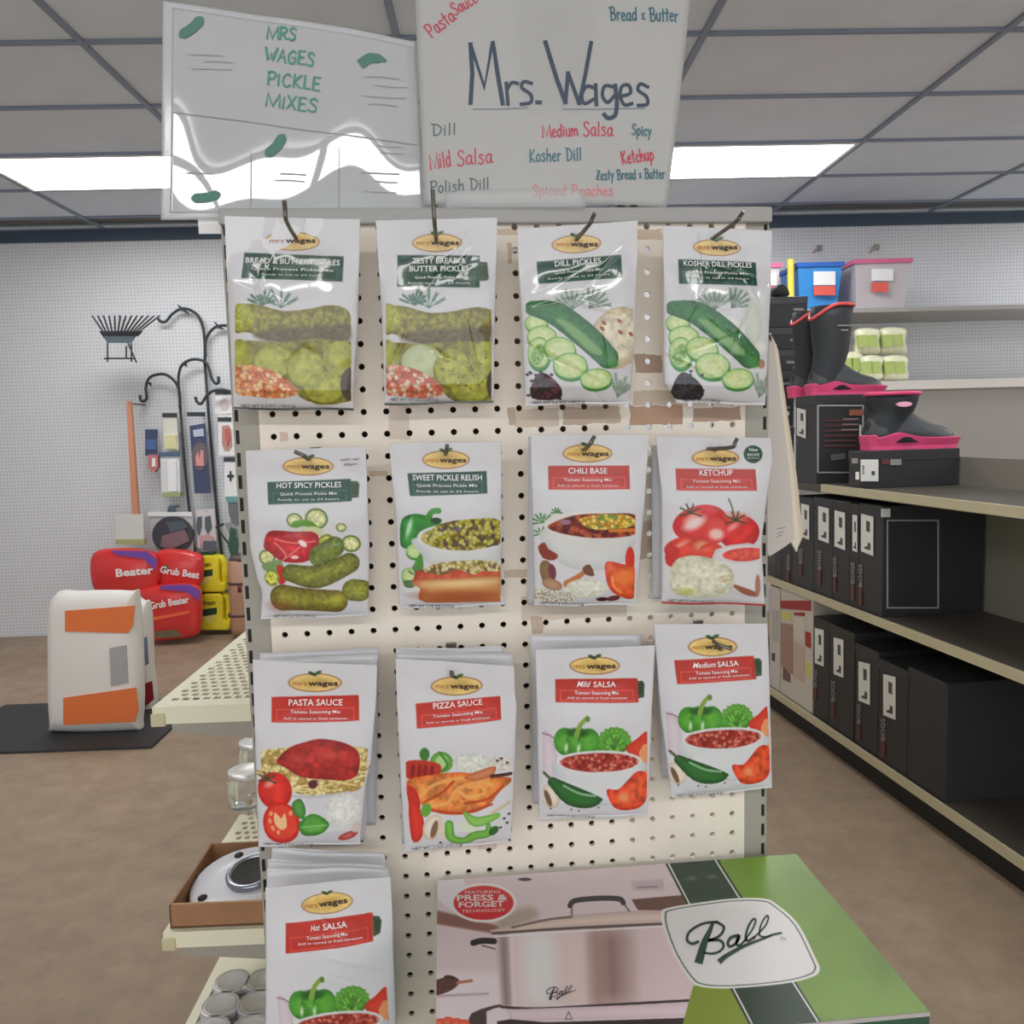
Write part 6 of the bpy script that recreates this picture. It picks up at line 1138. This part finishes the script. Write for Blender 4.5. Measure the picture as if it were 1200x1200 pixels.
o, f = boot(aN1 + .13, nf(974, 462, aN1 + .13)[0] - .005, zt1, 'tall black rubber boot with pink sole, front one of the pair', .345, 1.16, 0., CORAL)
for k, (z_, w_) in enumerate(((.262, .03), (.245, .014))): MB().box((-w_ + .02, -.0665 + .003 * k, z_), (w_ + .02, -.058, z_ + .005), f).make('brand_mark', GTX, o)
boot(aN1 + .30, nf(953, 462, aN1 + .3)[0] - .01, zt1, 'second tall black boot standing behind the front one on the boot box', .345, 1.16, 0., CORAL)
o, f = boot(aN2 + .12, nf(1044, 527, aN2 + .12)[0], zt2, 'short black rubber boot with pink trim and wavy pink sole, nearest on the right', .175, 1.3, 0., PINK)
MB().loft([[f(.0 + .026 * math.cos(t / 16 * 6.283), y, .142 + .008 * math.sin(t / 16 * 6.283)) for t in range(16)] for y in (-.0655, -.05)]).make('oval_emblem', M_('boot_emblem', (222, 160, 180)), o)
# stack of black boxes farther back
for k, (y0, y1, lb) in enumerate(((347, 383, 'topmost black box of the tall stack at the far end of the aisle'), (383, 409, 'second black box from the top of the tall far stack'), (409, 434, 'third black box of the tall far stack'), (434, 462, 'fourth black box of the tall far stack'), (462, 500, 'lowest visible black box of the tall far stack'), (500, 575, 'bottom black carton of the tall far stack'))):
    x1 = (946, 942, 938, 932, 930, 930)[k]; D = 4.25; a = room(wpt(x1, y1, D)); zt = wpt(x1, y0, D)[2]; zb_ = a[2] if k < 5 else zs[2]
    o = empty('shoe_box', r2w(a[0] - .17, D + .15, zb_), lb, 'box', 'tall far stack of black boxes')
    MB().box((a[0] - .36, D, zb_ + .001), (a[0], D + .3, zt - .03), r2w).make('box_base', BOXM, o, bevel=.002); MB().box((a[0] - .362, D - .003, zt - .04), (a[0] + .002, D + .302, zt - .001), r2w).make('box_lid', mat('shoebox_lid', (62, 64, 70), .45), o, bevel=.003)
    if k < 5:
        for q, m in (((x1 - 16, y0 + 14, x1 - 4, y0 + 17), GTX), ((x1 - 8, y0 + 20, x1 - 5, y0 + 25), LABW)): plate('sticker', rect(*q), D - .006, .006, m, o)
    zz = zb_; aa = a
solid_px('work_boot', [(336, 906, 916), (340, 904, 921), (347, 903, 923)], 4.3, .06, NEO, None, label='dark rounded shoe on top of the tall far stack of boxes', cat='shoe')
# bins and goods against the back wall, right
wsh = empty('wall_shelf', wpt(1000, 372, 5.75), 'wall shelf carrying plastic bins behind the boots', 'shelf'); zsh = wpt(960, 368, 5.7)[2]
lsh = room(wpt(900, 370, 5.7))[0]
MB().box((lsh - .1, 5.45, zsh - .03), (4.6, 6.05, zsh), r2w).make('shelf_board', mat('wall_shelf', (150, 148, 146), .6), wsh)
MB().box((lsh - .1, 5.98, zsh - .5), (lsh - .06, 6.05, zsh - .03), r2w).box((4.5, 5.98, zsh - .5), (4.54, 6.05, zsh - .03), r2w).make('bracket', GREY, wsh)
def bin_(x0, y0, x1, D, label, body, rim, lid=False, wcard=None, alpha=None, slant=6):
    a0, _, zt = room(wpt(x0, y0, D)); a1, _, _ = room(wpt(x1, y0, D)); o = empty('storage_bin', r2w((a0 + a1) / 2, D + .17, zsh), label, 'storage bin', 'plastic storage bins on the wall shelf'); dp = .34; g = .028
    def rg(z, e): return [r2w(l, d, z) for l, d in ((a0 + e, D + e), (a1 - e, D + e), (a1 - e, D + dp - e), (a0 + e, D + dp - e))]
    MB().loft([rg(zsh + .001, g), rg(zt - .02, .004), rg(zt - .02, .009), rg(zsh + .006, g + .005)], True).make('bin_body', body, o)
    MB().loft([rg(zt - .028, -.006), rg(zt, -.01), rg(zt, .006), rg(zt - .028, .006)], bool(lid)).make('rim' if not lid else 'lid', rim, o)
    if wcard:
        (cx0, cy0, cx1, cy1, red) = wcard; plate('white_label', rect(cx0, cy0, cx1, cy1), D - .004, .01, WH2, o); plate('red_label', rect(*red), D - .008, .006, M_('bin_red', (205, 88, 78)), o)
bin_(935, 308, 988, 5.5, 'bright blue plastic bin with a white and red label on the wall shelf', mat('bin_blue', (52, 128, 196), .3), mat('bin_blue_rim', (44, 96, 180), .3), wcard=(954, 318, 979, 334, (954, 335, 979, 346)))
bin_(1002, 304, 1068, 5.5, 'clear plastic bin with a pink lid and an orange label, right of the blue bin', mat('bin_clear', (196, 190, 196), .2, alpha=.75), mat('bin_pink', (198, 100, 138), .35), lid=True, wcard=(1022, 315, 1047, 329, (1022, 331, 1041, 342)))
bin_(880, 309, 915, 5.5, 'clear bin with a pink lid half hidden behind the kosher dill packet', mat('bin_clear', (196, 190, 196), .2, alpha=.75), mat('bin_pink', (198, 100, 138), .35), lid=True, wcard=(903, 320, 910, 334, (903, 335, 910, 340)))
MB().tube([wpt(926.5, 304, 5.5), wpt(927, 366, 5.5)], .022, 14).make('yellow_tube', M_('tube_yellow', (226, 190, 74), .4), None, label='upright yellow tube standing between the bins on the wall shelf', cat='tube')
for px, py in ((960, 290), (1027, 289)):
    o = empty('wall_hook', wpt(px, py, 6.05), 'small empty steel hook on the back wall above the %s bin' % ('blue' if px < 1000 else 'pink-lidded'), 'hook')
    MB().tube([wpt(px, py, 6.05), wpt(px - 8, py + 7, 5.75)], .008, 8).make('prong', M_('rose_metal', (170, 140, 140), .4), o); MB().box((-.02, 0, -.02), (.02, .01, .02), lambda x, y, z: wpt(px + 1, py, 6.04) + RR * x + UP * z + RD * y).make('hook_plate', GREY, o)
# pale green packs under the shelf
def puff_pack(x0, y0, x1, y1, D, label):
    o = empty('green_pack', wpt((x0 + x1) / 2, y1, D), label, 'pack', 'clear packs of pale green goods'); P3 = [wpt(a, b, D) for a, b in sm([(x0, y0 + 3), ((x0 + x1) / 2, y0), (x1, y0 + 3), (x1 - 1, (y0 + y1) / 2), (x1, y1 - 2), ((x0 + x1) / 2, y1), (x0, y1 - 2), (x0 + 1, (y0 + y1) / 2)], 4, True)]; c = sum(P3) / len(P3)
    MB().loft([[c + (p - c) * s_ + RD * q for p in P3] for s_, q in ((.5, -.05), (.85, -.03), (1, 0), (1, .05))]).make('clear_wrap', mat('pack_film', (205, 206, 180), .2, coat=.4, noise=.12, nscale=20), o, smooth=True)
    for k in range(2):
        cx = x0 + (x1 - x0) * (.3 + .4 * k); cy = (y0 + y1) / 2; plate('green_block', [(cx - 6, cy - 7), (cx + 5, cy - 8), (cx + 6, cy + 6), (cx - 5, cy + 7)], D - .055, .03, M_('sponge_green', (160, 178, 104)), o)
puff_pack(1003, 384, 1031, 416, 5.5, 'upper left clear pack of pale green blocks under the wall shelf'); puff_pack(1032, 383, 1062, 416, 5.5, 'upper right clear pack of pale green blocks under the wall shelf'); puff_pack(1010, 416, 1034, 446, 5.4, 'lower left clear pack of pale green blocks under the wall shelf'); puff_pack(1035, 416, 1064, 446, 5.4, 'lower right clear pack of pale green blocks under the wall shelf')
puff_pack(988, 412, 1010, 442, 5.5, 'small whitish clear pack next to the tall boot')
zc = wpt(1000, 449, 5.4)[2]; lq0 = room(wpt(985, 449, 5.4))[0]
cn = empty('goods_counter', r2w(3.6, 5.6, 0), 'pale counter under the green packs by the back wall, right', 'counter')
MB().box((lq0 - .05, 5.25, 0), (4.8, 5.95, zc - .06), r2w).make('counter_body', mat('counter_grey', (150, 146, 142), .6), cn); MB().box((lq0 - .07, 5.22, zc - .06), (4.82, 5.97, zc - .001), r2w).make('counter_top', mat('counter_top', (205, 202, 196), .5), cn)
